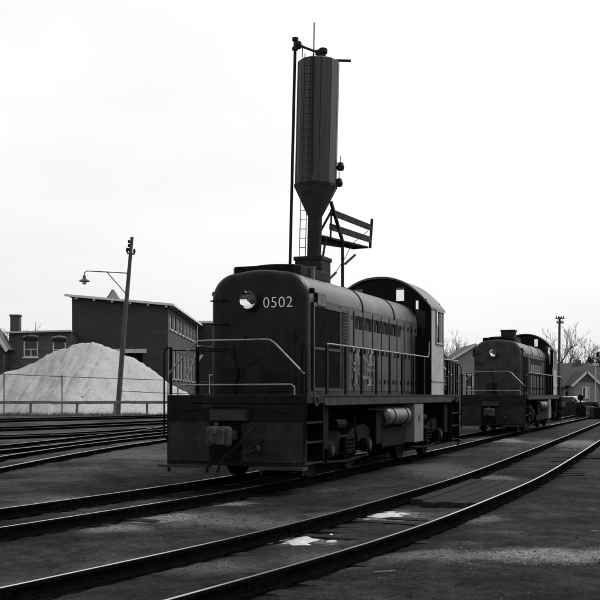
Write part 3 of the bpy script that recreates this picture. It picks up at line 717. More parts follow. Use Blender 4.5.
    for sx in (-1, 1):
        MB().box(min(sx*.55, sx*1.3), max(sx*.55, sx*1.3), 1.05, 1.5, .55, 1.38).build('sand_box', 'under_steel', T, bevel=.03)
        MB().box(min(sx*.9, sx*1.25), max(sx*.9, sx*1.25), 4.72, 5.12, .5, 1.36).build('equipment_box', 'under_steel', T, bevel=.02)
        MB().box(min(sx*.55, sx*1.3), max(sx*.55, sx*1.3), 10.85, 11.25, .55, 1.38).build('sand_box', 'under_steel', T, bevel=.03)
        MB().box(min(sx*1.03, sx*1.2), max(sx*1.03, sx*1.2), 5.3, 7.3, .40, .85).build('tank_skirt', 'under_steel', T, bevel=.03)
    MB().box(-.95, .95, 7.42, 8.0, .5, 1.37).build('battery_rack', 'black_steel', T)
    for sx in (-1, 1):
        cx_ = sx*1.2
        rsv = MB().lathe([(.0, 5.25), (.10, 5.27), (.19, 5.34), (.21, 5.42), (.21, 7.05), (.19, 7.13), (.10, 7.2), (.0, 7.22)], (cx_, 0, 1.12), 'y', 24).build('air_reservoir', 'tank_grey', T, smooth_=True)
        for yy in (5.7, 6.75): MB().lathe([(.222, yy), (.222, yy+.05)], (cx_, 0, 1.12), 'y', 24).build('tank_strap', 'black_steel', rsv)
        bb = MB().box(min(sx*1.05, sx*1.38), max(sx*1.05, sx*1.38), 7.45, 8.3, .44, 1.385).build('battery_box', 'box_grey', T, bevel=.015)
        MB().box(min(sx*1.383, sx*1.39), max(sx*1.383, sx*1.39), 7.84, 7.90, .95, 1.10).build('box_latch', 'black_steel', bb)
        g = MB().tube([(sx*1.3, 3.9, 1.3), (sx*1.3, 5.0, 1.26), (sx*1.28, 5.3, 1.0), (sx*1.28, 7.5, .92)], .022, 6).build('brake_pipe', 'under_steel', T)
    return T

loco = make_locomotive()
TH = math.atan2(.366, .93)
loco.location = (-1.204, 19.11, RAILZ); loco.rotation_euler = (0, 0, -TH)
tag(loco, 'near black road switcher diesel locomotive numbered 0502 on the nose', 'locomotive', 'diesel locomotives')
loco2 = copy_tree(loco, None, skip=('road_number', 'side_initials'))
p0 = np.array([np.interp(44.6, loco_c[:, 1], loco_c[:, 0]), 44.6]); p1 = np.array([np.interp(56, loco_c[:, 1], loco_c[:, 0]), 56.])
loco2.location = (p0[0]-.10, 44.6, RAILZ); loco2.rotation_euler = (0, 0, -math.atan2(*(p1-p0)))
mat('haze_nose', .034, .6, .35, 3, dust=(.045, 1.4, .56)); mat('haze_hood', .03, .5, .4, 3, stretch=(2.2, 2.2, .25), dust=(.07, 1.6, .56, (3, 3, .35))); mat('haze_pilot', .014, .7, .4, 3, dust=(.025, 1.8, .54))
for o in loco2.children_recursive:           # distance haze on the farther engine, put into lighter paint colours
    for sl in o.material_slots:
        k = {'nose_paint': 'haze_nose', 'hood_paint': 'haze_hood', 'pilot_paint': 'haze_pilot'}.get(sl.material.name if sl.material else '')
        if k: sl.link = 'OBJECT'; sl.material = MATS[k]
tag(loco2, 'farther dark diesel locomotive without a nose number, standing behind the nearest one', 'locomotive', 'diesel locomotives')

# ------------------------------------------------------------------ sand tower (leaning very slightly)
TY = 33.0
tower = empty('sand_tower', ((309.5-300)/F*TY, TY, 0)); tower.rotation_euler = (0, R(1.35), 0)
tag(tower, 'tall dark steel sand tower with conical hopper rising behind the nearest locomotive', 'sand tower')
def tz(y): return CZ-(y-HY)/F*TY
def tx(x, y): return (x-309.5)/F*TY-math.tan(R(1.35))*tz(y)
MB().lathe([(.665, tz(186)), (.665, tz(63)), (.60, tz(61.5)), (.05, tz(57))], (0, 0, 0), 'z', 12, a0=.12).build('bin', 'tower_steel', tower)
MB().lathe([(.69, tz(188)), (.69, tz(185)), (.66, tz(184.9))], (0, 0, 0), 'z', 12, a0=.12).build('bin_rim', 'tower_dark', tower)
MB().lathe([(.225, tz(217)), (.68, tz(188.1))], (0, 0, 0), 'z', 12, a0=.12).build('hopper', 'tower_steel', tower)
MB().lathe([(.30, 0), (.30, .3), (.225, .31), (.225, tz(217.05))], (0, 0, 0), 'z', 16).build('column', 'tower_dark', tower, smooth_=True)
for k in range(12):              # bin seams
    a = .12+2*math.pi*k/12
    MB().box(.655*math.cos(a)-.012, .655*math.cos(a)+.012, .655*math.sin(a)-.012, .655*math.sin(a)+.012, tz(184.8), tz(63.5)).build('bin_seam', 'tower_dark', tower)
for yb in (): MB().lathe([(.672, tz(yb)), (.672, tz(yb-1))], (0, 0, 0), 'z', 12, a0=.12).build('bin_hoop', 'tower_dark', tower)
px = tx(292.5, 160)
fp = MB().tube([(px, 0, 0), (px, 0, tz(42))], .05, 10).build('fill_pipe', 'tower_dark', tower, smooth_=True)
MB().lathe([(.10, tz(50.5)), (.10, tz(47.8)), (.055, tz(47.7)), (.055, tz(41.5)), (.10, tz(41.4)), (.10, tz(38.2))], (px, 0, 0), 'z', 12).build('pipe_flange', 'tower_dark', fp)
MB().lathe([(.09, -.1), (.13, -.05), (.13, .05), (.09, .1)], (px+.1, 0, tz(45.5)), 'x', 12).build('valve_body', 'tower_dark', fp)
MB().tube([(px+.1, 0, tz(45.5)), (tx(318, 52.5), 0, tz(52.5))], .04, 8).build('top_pipe', 'tower_dark', tower)
vb = MB().lathe([(.09, tz(60)), (.09, tz(53)), (.14, tz(53)), (.14, tz(49)), (.09, tz(48))], (tx(323, 52), 0, 0), 'z', 12).build('bin_vent', 'tower_dark', tower)
MB().lathe([(.08, -.1), (.1, 0), (.08, .1)], (tx(318.5, 52.5), 0, tz(52.5)), 'x', 10).build('elbow', 'tower_dark', tower)
MB().tube([(tx(313.2, 120)*1.0, -.70, tz(178)), (tx(313.2, 60), -.70, tz(30.5))], .02, 6).build('mast', 'tower_dark', tower)
MB().box(tx(333, 60), tx(351, 60), -.04, .04, tz(61), tz(59)).build('top_arm', 'tower_dark', tower)
for yb, xb in ((52, 302.5),): MB().tube([(tx(xb, yb), -.45, tz(62)), (tx(xb, yb), -.45, tz(50))], .018, 6).build('ladder_top', 'tower_dark', tower)
# ladders
def ladder(x0, x1, yw, z0, z1, rungs, r=.012):
    ld = MB(); 
    for x in (x0, x1): ld.tube([(x, yw, z0), (x, yw, z1)], r*1.3, 6)
    ld = ld.build('ladder', 'tower_dark', tower)
    for k in range(rungs):
        z = z0+(z1-z0)*(k+.5)/rungs; MB().tube([(x0, yw, z), (x1, yw, z)], r, 5).build('rung', 'tower_dark', ld)
ladder(tx(303.5, 120), tx(311.5, 120), -.72, tz(186), tz(61), 16)
ladder(tx(300, 230), tx(306, 230), -.05, tz(262), tz(197), 7, .011)
# flood lamps on the right side
for yb, xb in ((166, 340.5), (182, 339)):
    fl = MB().tube([(.62, 0, tz(yb-3.5)), (tx(xb+3, yb), 0, tz(yb-3.5))], .018, 6).build('lamp_bracket', 'tower_dark', tower)
    MB().tube([(tx(xb, yb), 0, tz(yb-11)), (tx(xb, yb), 0, tz(yb))], .014, 6).build('lamp_stem', 'tower_dark', fl)
    MB().lathe([(.03, .16), (.10, .08), (.125, -.02), (.10, -.10), (.03, -.12)], (tx(xb, yb), 0, tz(yb+.5)), 'z', 12).build('lamp_shade', 'tower_dark', fl, smooth_=True)
# walkway running back beside the track
A = Vector(P(324, 236, TY)); B = Vector(P(369, 247.3, 35.7))
wk = empty('sanding_platform', (A.x, A.y, 0)); tag(wk, 'timber sanding platform with two rail boards jutting out right of the tower', 'platform')
def rel(v): return Vector(v)-Vector((A.x, A.y, 0))
a, b_ = rel(A), rel(B); dv = (b_-a).normalized(); sdv = Vector((dv.y, -dv.x, 0)).normalized()
for k in range(3):
    o_ = -sdv*(.12+.2*k); MB().beam(a+o_, b_+o_, .19, .06).build('deck_board', 'wood_dark', wk)
MB().beam(a-sdv*.25+Vector((0, 0, -.17)), a.lerp(b_, .55)-sdv*.25+Vector((0, 0, -.1)), .08, .12).build('joist', 'wood_dark', wk)
for fr_, to_, hh in (((331, 212), (371.5, 228), .2), ((330, 226.5), (371, 240), .2)):
    p = rel(P(fr_[0], fr_[1], TY+.3)); q = rel(P(to_[0], to_[1], 35.7)); MB().beam(p, q, .05, hh).build('rail_board', 'wood_dark', wk)
MB().beam(rel(P(370, 248, 35.75)), rel(P(372, 219, 35.75)), .09, .09, up=(0, 1, 0)).build('rail_post', 'wood_dark', wk)
MB().beam(rel(P(330.5, 238, TY+.32)), rel(P(331.5, 211, TY+.32)), .06, .06, up=(0, 1, 0)).build('rail_post', 'wood_dark', wk)
MB().beam(rel(P(331, 202, TY)), rel(P(343, 243, 34.2)), .09, .09).build('brace', 'wood_dark', wk)
MB().beam(rel(P(320, 232, TY)), rel(P(331.5, 211, TY+.2)), .06, .06).build('brace', 'wood_dark', wk)
MB().beam(rel(P(326, 238, TY+.1)), rel(P(322, 262, TY+.1)), .07, .07, up=(0, 1, 0)).build('brace', 'wood_dark', wk)
pp = rel(P(342.5, 243, 34.3)); MB().beam(pp, (pp.x, pp.y, -.1), .10, .10, up=(0, 1, 0)).build('support_post', 'wood_dark', wk)
hs = MB().tube([rel(P(368, 231, 35.6)), rel(P(352, 244, 35)), rel(P(345, 258, 34.4)), rel(P(334, 275, 33.6)), rel(P(326, 283, 33.2))], .012, 5).build('guy_wire', 'wire', wk)
for p_, q_ in (((355, 255), (345, 264)), ((336, 272.5), (328.5, 280))): MB().tube([rel(P(p_[0], p_[1], 34.4)), rel(P(q_[0], q_[1], 33.8))], .04, 6).build('wire_sleeve', 'tower_dark', wk)

# ------------------------------------------------------------------ sand pile
prof_x = np.array([-60, -20, 0, 20, 40, 60, 75, 95, 108, 120, 140, 155, 168, 185, 200, 215])
prof_y = np.array([388, 378, 374, 368, 358.5, 350, 344, 343, 346, 352, 363, 373, 384, 394, 402, 412])
PY = 70.0
X0, X1 = (-62-300)/F*PY, (216-300)/F*PY
nxp, nyp = 150, 90
xs = np.linspace(X0, X1, nxp); ys = np.linspace(58.5, 83, nyp)
XX, YY_ = np.meshgrid(xs, ys)
ridge = CZ-(np.interp(xs*F/PY+300, prof_x, prof_y)-HY)/F*PY-.5
ridge = np.maximum(ridge, .02)
dy = np.abs(YY_-PY-(fbm(XX*.3, YY_*0+1, 3, 31)-.45)*1.2)
hh = ridge[None, :]-np.where(dy < .5, dy*dy*.55, .1375+(dy-.5)*.60)
n1 = (fbm(XX*.9, YY_*.9, 4, 40)-.47)
hh = hh+(np.abs(fbm(XX*1.7, YY_*1.7, 3, 57)-.45)-.08)*.3*np.clip(hh/1.5, 0, 1)+n1*.5*np.clip(hh/1.5, .1, 1)+(fbm(XX*3, YY_*3, 3, 44)-.44)*.22*np.clip(hh, .15, 1)
gul = np.abs(fbm(XX*1.1+.25*np.sin(YY_), YY_*.12, 3, 51)-.45); hh = hh-(.09*np.exp(-(gul/.035)**2)+.05*np.exp(-(gul/.12)**2))*np.clip(dy/2, 0, 1)*np.clip(hh/1.2, 0, 1)
hh = np.where(hh < 0, hh*.4, hh); ZZ = .5+np.maximum(hh, -.25)
ii = np.arange(nxp*nyp).reshape(nyp, nxp)
qf = np.stack([ii[:-1, :-1], ii[:-1, 1:], ii[1:, 1:], ii[1:, :-1]], -1).reshape(-1, 4)
g = MB(); g.add(np.stack([XX, YY_, ZZ], -1).reshape(-1, 3).tolist(), qf.tolist())
pile = g.build('sand_pile', 'sand', None, smooth_=False, fix=False)
pile.data.polygons.foreach_set('use_smooth', np.ones(len(pile.data.polygons), bool))
tag(pile, 'big pale heap of sand behind the low guard rail', 'sand pile')
def pile_z(x, y):
    i = int(np.clip((x-X0)/(X1-X0)*(nxp-1), 0, nxp-1)); j = int(np.clip((y-58.5)/(83-58.5)*(nyp-1), 0, nyp-1)); return float(ZZ[j, i])

# ------------------------------------------------------------------ guard rail, wire fence, weeds
gr = empty('guard_rail', (-14, 60.6, .5)); tag(gr, 'low wooden guard rail on posts along the foot of the sand heap', 'guard rail')
def gx_(px, Y): return (px-300)/F*Y+14
YG = 60.6
for px in (-52, -12, 30, 76, 114, 147, 186):
    x = gx_(px, YG); MB().beam((x, 0, -.3), (x+random.uniform(-.03, .1), .03, .80), .13, .13, up=(0, 1, 0)).build('post', 'fence_wood', gr, bevel=.01)
for pa, pb in ((-60, 52), (52.2, 130), (130.2, 225)):
    MB().beam((gx_(pa, YG), -.09, .81+random.uniform(-.02, .02)), (gx_(pb, YG), -.09, .83+random.uniform(-.02, .02)), .06, .17).build('rail_board', 'fence_wood', gr, bevel=.008)
wf = empty('wire_fence', (-14, 61.6, .5)); tag(wf, 'thin wire fence on slim posts in front of the sand heap', 'fence')
YF = 61.6
for px, yt in ((-60, 372), (4, 374), (62, 376), (120, 378), (168, 379), (215, 381)):
    x = gx_(px, YF); z1 = CZ-(yt-HY)/F*YF-.5+.04
    MB().tube([(x, 0, -.2), (x, 0, z1)], .032, 8).build('post', 'wire', wf)
for ya, yb in ((371.5, 382), (391, 394.5)):
    x0_, x1_ = (-60, 220) if ya < 380 else (120, 220)
    MB().tube([(gx_(x0_, YF), -.04, CZ-(ya-HY)/F*YF-.5), (gx_((x0_+x1_)/2, YF), -.04, CZ-((ya+yb)/2+.6-HY)/F*YF-.5), (gx_(x1_, YF), -.04, CZ-(yb-HY)/F*YF-.5)], .022, 6).build('strand', 'wire', wf)
g = MB()
for _ in range(15000):
    y = random.uniform(59.0, 61.8); x = random.uniform(-23, -5)
    if fbm(np.array(x*.8), np.array(y*.8), 3, 61) < .40: continue
    z = max(.5, pile_z(x, y))-.02; h_ = random.uniform(.08, .34)*random.uniform(.5, 1.3); dx, dy_ = random.uniform(-.12, .12), random.uniform(-.1, .1)
    g.add([(x-.012, y, z), (x+.012, y, z), (x+dx, y+dy_, z+h_)], [(0, 1, 2)])
tag(g.build('dry_weeds', 'weeds', None, fix=False), 'dry weeds along the foot of the guard rail', 'weeds', kind='stuff')
pipe = MB().tube([P(82, 397, 61.2), P(86, 391, 61.4), P(90, 388, 61.8)], .09, 8).build('pale_pipe', 'white_trim', None, smooth_=True)
tag(pipe, 'short pale bent pipe leaning at the front of the sand heap', 'pipe')

# ------------------------------------------------------------------ lamp pole
LY = 62.6
lp = empty('lamp_pole', (P(118, 410, LY).x, LY, .5)); tag(lp, 'leaning wooden pole with a long bracket street lamp before the sand heap', 'lamp pole')
def lr(x, y, dy=0): v = P(x, y, LY); return Vector((v.x-lp.location.x, dy, v.z-.5))
MB().tube([lr(117.3, 418), lr(124, 330), lr(132, 237)], [.165, .145, .10], 12).build('pole', 'pole_wood', lp, smooth_=True)
MB().tube([lr(130.5, 273.5, -.1), lr(107, 272), lr(87, 271), lr(84.8, 272.3), lr(84.4, 275)], .03, 8).build('bracket_arm', 'wire', lp, smooth_=True)
MB().beam(lr(128, 296, -.15), lr(107.5, 272.5, -.05), .05, .05).build('bracket_brace', 'wire', lp)
c_ = lr(84.4, 280)
sh = MB().lathe([(.05, .30), (.10, .22), (.11, .08), (.20, .03), (.34, -.06), (.33, -.09), (.10, -.05)], c_, 'z', 18).build('lamp_shade', 'tank_grey', lp, smooth_=True)
MB().lathe([(.09, -.06), (.14, -.14), (.12, -.24), (.04, -.28)], c_, 'z', 14).build('lamp_globe', 'insulator', lp, smooth_=True)
ar = MB().beam(lr(127.3, 253.5, -.18), lr(135, 254.5, -.18), .09, .10).build('cross_arm', 'pole_wood', lp)
for x_, y_ in ((127.6, 252), (134.8, 253)): MB().lathe([(.03, -.05), (.07, .02), (.08, .10), (.05, .2), (.02, .24)], lr(x_, y_, -.18), 'z', 10).build('insulator', 'dark_void', ar)
for y_ in (243, 247, 251):
    pg = MB().tube([lr(131.4, y_, 0), lr(129.2, y_-.5, -.05)], .02, 6).build('insulator_pin', 'wire', lp)
    MB().lathe([(.02, -.05), (.07, 0), (.06, .12), (.02, .15)], lr(129, y_-.5, -.05), 'z', 10).build('insulator', 'dark_void', pg)

# ------------------------------------------------------------------ brick factory
BY = 84.0
def bx(px): return (px-300)/F*BY
def bz(py): return CZ-(py-HY)/F*BY
bk = empty('brick_building', (bx(168), BY, .5)); tag(bk, 'two storey dark brick factory with white cornice behind the sand heap', 'building')
ox, oz = bx(168), .5
W_ = bx(72)-ox; z_l, z_r = bz(296.5)-oz, bz(305)-oz
BD = 24.0
# front wall with the wide opening, as panels round it
ox0, ox1, oz0, oz1 = bx(108)-ox, bx(143)-ox, bz(398)-oz, bz(353)-oz
g = MB()
def fz(x): return z_r+(z_l-z_r)*x/W_
def pan(x0, x1, z0, z1f):
    g.add([(x0, 0, z0), (x1, 0, z0), (x1, 0, z1f(x1)), (x0, 0, z1f(x0)), (x0, .3, z0), (x1, .3, z0), (x1, .3, z1f(x1)), (x0, .3, z1f(x0))], [(0, 1, 2, 3), (7, 6, 5, 4), (0, 4, 5, 1), (3, 2, 6, 7), (0, 3, 7, 4), (1, 5, 6, 2)])
pan(W_, ox0, 0, fz); pan(ox1, 0, 0, fz); pan(ox0, ox1, oz1, fz)
g.build('front_wall', 'brick_dark', bk)
MB().box(ox0, ox1, .32, .36, 0, oz1).build('loading_door', 'dark_void', bk)
MB().box(ox0-.3, ox1+.3, -.08, -.003, oz1, oz1+.32).build('lintel', 'grey_trim', bk)
g = MB(); g.add([(W_, .302, 0), (W_+.3, .302, 0), (W_+.3, .302, z_l), (W_, .302, z_l), (W_, BD, 0), (W_+.3, BD, 0), (W_+.3, BD, z_l), (W_, BD, z_l)], [(0, 1, 2, 3), (7, 6, 5, 4), (0, 4, 5, 1), (3, 2, 6, 7), (0, 3, 7, 4), (1, 5, 6, 2)]).build('left_wall', 'brick_dark', bk)
# side wall with two rows of windows
ws = []; nW = 8
for k in range(nW):
    y0 = 1.2+k*2.75; ws.append((y0, y0+1.35, z_r-1.85, z_r-.62)); ws.append((y0, y0+1.35, z_r-5.9, z_r-3.5))
g = MB(); lev = sorted({0, z_r, z_r-1.85, z_r-.62, z_r-5.9, z_r-3.5}); cuts_y = sorted({.302, BD}|{a for q in ws for a in q[:2]})
for i in range(len(cuts_y)-1):
    for j in range(len(lev)-1):
        ym, zm = (cuts_y[i]+cuts_y[i+1])/2, (lev[j]+lev[j+1])/2
        if any(q[0] < ym < q[1] and q[2] < zm < q[3] for q in ws): continue
        g.box(-.3, 0, cuts_y[i], cuts_y[i+1], lev[j], lev[j+1])
g.build('side_wall', 'brick_dark', bk)
for y0, y1, z0, z1 in ws:
    fr = MB()
    for q in ((y0, y1, z0, z0+.09), (y0, y1, z1-.09, z1), (y0, y0+.09, z0+.091, z1-.091), (y1-.09, y1, z0+.091, z1-.091), (y0+.091, y1-.091, (z0+z1)/2-.03, (z0+z1)/2+.03)): fr.box(-.16, -.08, *q)
    fo = fr.build('window', 'white_trim', bk)
    MB().box(-.14, -.12, y0+.05, y1-.05, z0+.05, z1-.05).build('pane', 'pane_bright', fo)
    MB().box(.003, .10, y0-.08, y1+.08, z0-.12, z0-.003).build('sill', 'grey_trim', fo)
# sloping roof, cornice and brackets
g = MB(); g.add([(W_-.45, -.45, fz(W_-.45)+.02), (.45, -.45, fz(.45)+.02), (.45, BD, fz(.45)+.02), (W_-.45, BD, fz(W_-.45)+.02)]+[(W_-.45, -.45, fz(W_-.45)+.12), (.45, -.45, fz(.45)+.12), (.45, BD, fz(.45)+.12), (W_-.45, BD, fz(W_-.45)+.12)], [(0, 1, 2, 3), (7, 6, 5, 4), (0, 4, 5, 1), (3, 2, 6, 7), (0, 3, 7, 4), (1, 5, 6, 2)])
g.build('roof', 'slate', bk)
MB().beam((W_-.5, -.49, fz(W_-.5)+.02), (.5, -.49, fz(.5)+.02), .07, .17).build('cornice', 'white_trim', bk)
MB().beam((.49, -.455, fz(.45)+.02), (.49, BD, fz(.45)+.02), .07, .17).build('cornice', 'white_trim', bk)
for k in range(6):
    x = W_+.4+k*(-W_-.5)/5; MB().box(x-.09, x+.09, -.42, -.003, fz(x)-.22, fz(x)-.01).build('bracket', 'grey_trim', bk)
for k in range(9): MB().box(.003, .42, .8+k*2.75, .98+k*2.75, z_r-.2, z_r-.03).build('bracket', 'grey_trim', bk)
# glazed pyramid on the roof
x = bx(109)-ox; zb = fz(x)+.1; hwp = .62
g = MB().add([(x-hwp, 2-hwp, zb), (x+hwp, 2-hwp, zb), (x+hwp, 2+hwp, zb), (x-hwp, 2+hwp, zb), (x, 2, zb+.98)], [(0, 1, 4), (1, 2, 4), (2, 3, 4), (3, 0, 4), (3, 2, 1, 0)]).build('roof_lantern', 'house_grey', bk)
MB().beam((x-.08, 1.9, zb+.9), (x-hwp*.8, 2-hwp, zb+.02), .05, .05).build('lantern_rib', 'slate', g)
# rear wing of the factory
rw = empty('rear_wing', (ox, BY+BD+.2, .5)); tag(rw, 'plain dark brick block joining the far end of the factory side', 'building')
MB().box(0, 9, 0, 10, 0, z_r+.2).build('wall', 'brick_dark', rw); MB().box(-.2, 9.2, -.25, 10.2, z_r+.203, z_r+.42).build('cornice', 'white_trim', rw)
for k in range(3):
    fo = MB().box(1.2+k*2.6, 2.5+k*2.6, -.05, -.003, 1.2, 3.4).build('window', 'white_trim', rw); MB().box(1.3+k*2.6, 2.4+k*2.6, -.06, -.052, 1.3, 3.3).build('pane', 'pane_dark', fo)
# timber braces leaning at the side of the factory
for (xa, ya), (xb, yb), nm in (((186, 378), (195, 354), 'longer'), ((197, 362), (202, 355), 'shorter')):
    o = MB().beam(P(xa, ya, 88), P(xb, yb, 88.5), .16, .16).build('timber_prop', 'house_grey', None)
    tag(o, nm+' pale timber prop slanting against the factory side, seen through the end railing', 'prop', 'timber props')

# ------------------------------------------------------------------ flat roofed brick house and gabled house at the far left
HYD = 82.0
def hx_(px): return (px-300)/F*HYD
def hz_(py): return CZ-(py-HY)/F*HYD
h1 = empty('brick_house', (hx_(9), HYD, .5)); tag(h1, 'low brick house with a flat white edged roof left of the factory', 'house')
o0 = hx_(9); wdt = hx_(71)-o0; zt = hz_(333)-.5
wins = [(hx_(23.5)-o0, hx_(38)-o0, hz_(357)-.5, hz_(336)-.5), (hx_(52.5)-o0, hx_(66)-o0, hz_(357)-.5, hz_(337)-.5)]
g = MB(); cx_s = sorted({0, wdt}|{a for q in wins for a in q[:2]}); cz_s = sorted({0, zt}|{a for q in wins for a in q[2:]})
for i in range(len(cx_s)-1):
    for j in range(len(cz_s)-1):
        xm, zm = (cx_s[i]+cx_s[i+1])/2, (cz_s[j]+cz_s[j+1])/2
        if any(q[0] < xm < q[1] and q[2] < zm < q[3] for q in wins): continue
        g.box(cx_s[i], cx_s[i+1], 0, .25, cz_s[j], cz_s[j+1])
g.build('wall', 'brick_mid', h1)
MB().box(.002, wdt-.002, .26, 6, 0, zt-.02).build('back_wall', 'brick_mid', h1)
for a, b_, c, e in wins:
    fr = MB(); e2 = e-.42
    for q in ((a, b_, c, c+.09), (a, a+.1, c+.091, e2), (b_-.1, b_, c+.091, e2), (a+.101, b_-.101, (c+e2)/2-.03, (c+e2)/2+.03), ((a+b_)/2-.03, (a+b_)/2+.03, c+.091, (c+e2)/2-.031)): fr.box(q[0], q[1], .05, .12, q[2], q[3])
    fo = fr.build('window', 'white_trim', h1); MB().box(a+.01, b_-.01, .13, .15, c+.02, e-.01).build('pane', 'pane_dark', fo)
    MB().box(a+.02, b_-.02, .02, .1, e2+.02, e-.13).build('blind', 'tower_dark', fo)
    n_ = 8; ap = [(a-.05+(b_-a+.1)*i/n_, e-.02+.12*math.sin(math.pi*i/n_)) for i in range(n_+1)]
    MB().prism([(x, z-.09) for x, z in ap]+[(x, z+.02) for x, z in ap[::-1]], 'y', -.06, -.003).build('window_head', 'grey_trim', fo)
    MB().box(a-.08, b_+.08, -.09, -.003, c-.1, c-.004).build('sill', 'white_trim', fo)
MB().beam((-.15, -.25, zt+.02), (wdt+.1, -.25, zt+.16), .5, .13).build('roof_edge', 'grey_trim', h1)
for k in range(5): MB().box(.3+k*1.05, .45+k*1.05, -.35, -.003, zt-.2, zt-.07).build('bracket', 'slate', h1)
MB().box(-.1, wdt+.05, .02, 6.1, zt+.02, zt+.1).build('roof', 'slate', h1)
ae = MB().tube([(hx_(32)-o0, 1, zt), (hx_(32.5)-o0, 1, zt+.95)], .02, 5).build('roof_pipe', 'wire', h1)
h2 = empty('gabled_house', (hx_(-14), HYD-2, .5)); tag(h2, 'gabled dark house with white bargeboard cut off at the far left edge', 'house')
hw_ = hx_(10.5)-hx_(-14); ze, zp = hz_(347)-.5, hz_(308)-.5
MB().prism([(-hw_, 0), (hw_, 0), (hw_, ze), (0, zp-.3), (-hw_, ze)], 'y', 0, 1.9).build('wall', 'brick_dark', h2)
for sx in (-1, 1):
    MB().beam((0, .9, zp-.02), (sx*(hw_+.35), .9, ze-.30), 2.2, .1, up=(0, 0, 1)).build('roof', 'shingle_grey', h2)
    MB().beam((sx*.0, -.25, zp-.12), (sx*(hw_+.35), -.25, ze-.42), .05, .24).build('bargeboard', 'white_trim', h2)
a, b_, c, e = hx_(-4)-hx_(-14), hx_(5)-hx_(-14), hz_(357.5)-.5, hz_(342.5)-.5
fo = MB()
for q in ((a, b_, c, c+.11), (a, b_, e-.11, e), (a, a+.11, c+.111, e-.111), (b_-.11, b_, c+.111, e-.111), (a+.112, b_-.112, (c+e)/2-.03, (c+e)/2+.03)): fo.box(q[0], q[1], -.06, -.003, q[2], q[3])
fo = fo.build('window', 'white_trim', h2); MB().box(a+.1, b_-.1, -.03, -.004, c+.1, e-.1).build('pane', 'box_grey', fo)
ch = empty('chimney', (hx_(9.5), HYD+1.8, .5)); tag(ch, 'square brick chimney rising between the gabled house and the flat roofed house', 'chimney')
cw = (14-5)/F*HYD/2; MB().box(-cw, cw, -cw, cw, 0, hz_(315)-.5).build('shaft', 'brick_mid', ch); MB().box(-cw-.06, cw+.06, -cw-.06, cw+.06, hz_(315)-.498, hz_(313)-.5).build('cap', 'brick_mid', ch)

# ------------------------------------------------------------------ houses, pole, car and clutter at the right
def gable_house(name, label, x, y, wd, dp, ze, zp, wallm, roofm, trim='white_trim', wins=(), rz=0, along='y'):
    t = empty(name, (x, y, 0), rz); tag(t, label, 'house')
    MB().prism([(-wd/2, 0), (wd/2, 0), (wd/2, ze), (0, zp-.15), (-wd/2, ze)], 'y', 0, dp).build('wall', wallm, t)
    sl_ = (zp-ze)/(wd/2)
    for sx in (-1, 1):
        MB().beam((0, dp/2, zp), (sx*(wd/2+.4), dp/2, ze-.4*sl_+.05), dp+.8, .12).build('roof', roofm, t)
        MB().beam((0, -.42, zp-.1), (sx*(wd/2+.4), -.42, ze-.4*sl_-.05), .06, .26).build('bargeboard', trim, t)
    for a, b_, c, e in wins:
        fr = MB()
        for q in ((a, b_, c, c+.12), (a, b_, e-.12, e), (a, a+.12, c+.121, e-.121), (b_-.12, b_, c+.121, e-.121)): fr.box(q[0], q[1], -.07, -.003, q[2], q[3])
        f_ = fr.build('window', trim, t); MB().box(a+.1, b_-.1, -.04, -.005, c+.1, e-.1).build('pane', 'pane_dark' if c > 0 else 'pane_dark', f_)
    return t
def wx(px, Y): return (px-300)/F*Y
def wz(py, Y): return CZ-(py-HY)/F*Y
Y1 = 125.0
r1 = gable_house('depot_house', 'low house with a dark gable and white bargeboards at the right edge', wx(586.5, Y1), Y1, 3.0, 12, wz(383, Y1), wz(371, Y1), 'house_grey', 'slate', wins=[(-.55, .35, 1.3, 2.75)])
MB().prism([(-1.2, wz(382.5, Y1)+.05), (1.2, wz(382.5, Y1)+.05), (0, wz(373, Y1)+.05)], 'y', -.06, -.004).build('gable_panel', 'shingle_grey', r1)
MB().box(-.2, .15, -.08, -.075, 1.4, 2.65).build('door_panel', 'white_trim', r1)
r2 = empty('long_house', (wx(574, Y1+3), Y1+3, 0)); tag(r2, 'long low house with a wide dark roof behind the far locomotive', 'house')
wl_ = 5.2
MB().box(-wl_, wl_, 0, 7, 0, 2.9).build('wall', 'house_pale', r2)
g = MB(); g.add([(-wl_-.4, -.5, 2.7), (wl_+.4, -.5, 2.7), (wl_-1.0, 3.5, wz(367, Y1+6)), (-wl_-.4, 3.5, wz(367, Y1+6)), (wl_+.4, 7.5, 2.7), (-wl_-.4, 7.5, 2.7)], [(0, 1, 2, 3), (3, 2, 4, 5), (1, 4, 2), (0, 3, 5), (0, 5, 4, 1)]).build('roof', 'slate', r2)
for a in (-3.6, -1.2, 1.4):
    f_ = MB().box(a, a+1.1, -.05, -.003, 1.0, 2.3).build('window', 'white_trim', r2); MB().box(a+.1, a+1.0, -.06, -.052, 1.1, 2.2).build('pane', 'pane_dark', f_)
Y2 = 140.0
r3 = empty('roof_block', (wx(578, Y2), Y2, 0)); tag(r3, 'dark roofed building with a chimney behind the long low house', 'house')
MB().box(-4.2, 3.2, 0, 6, 0, 4.3).build('wall', 'shingle_grey', r3)
MB().prism([(-.4, 4.2), (6.4, 4.2), (3, wz(362.5, Y2))], 'x', -4.4, 3.4).build('roof', 'slate', r3)
MB().box(.35, 1.1, 2.4, 3.2, 5.0, wz(359.5, Y2)).build('chimney', 'brick_mid', r3)
Y3 = 118.0
r4 = gable_house('cottage', 'small gabled cottage seen between the two locomotives', wx(475, Y3), Y3, 4.6, 9, wz(357, Y3), wz(344, Y3), 'house_pale', 'shingle_grey', wins=[(-1.1, -.2, 2.6, 4.1), (.3, 1.2, 2.6, 4.1)])
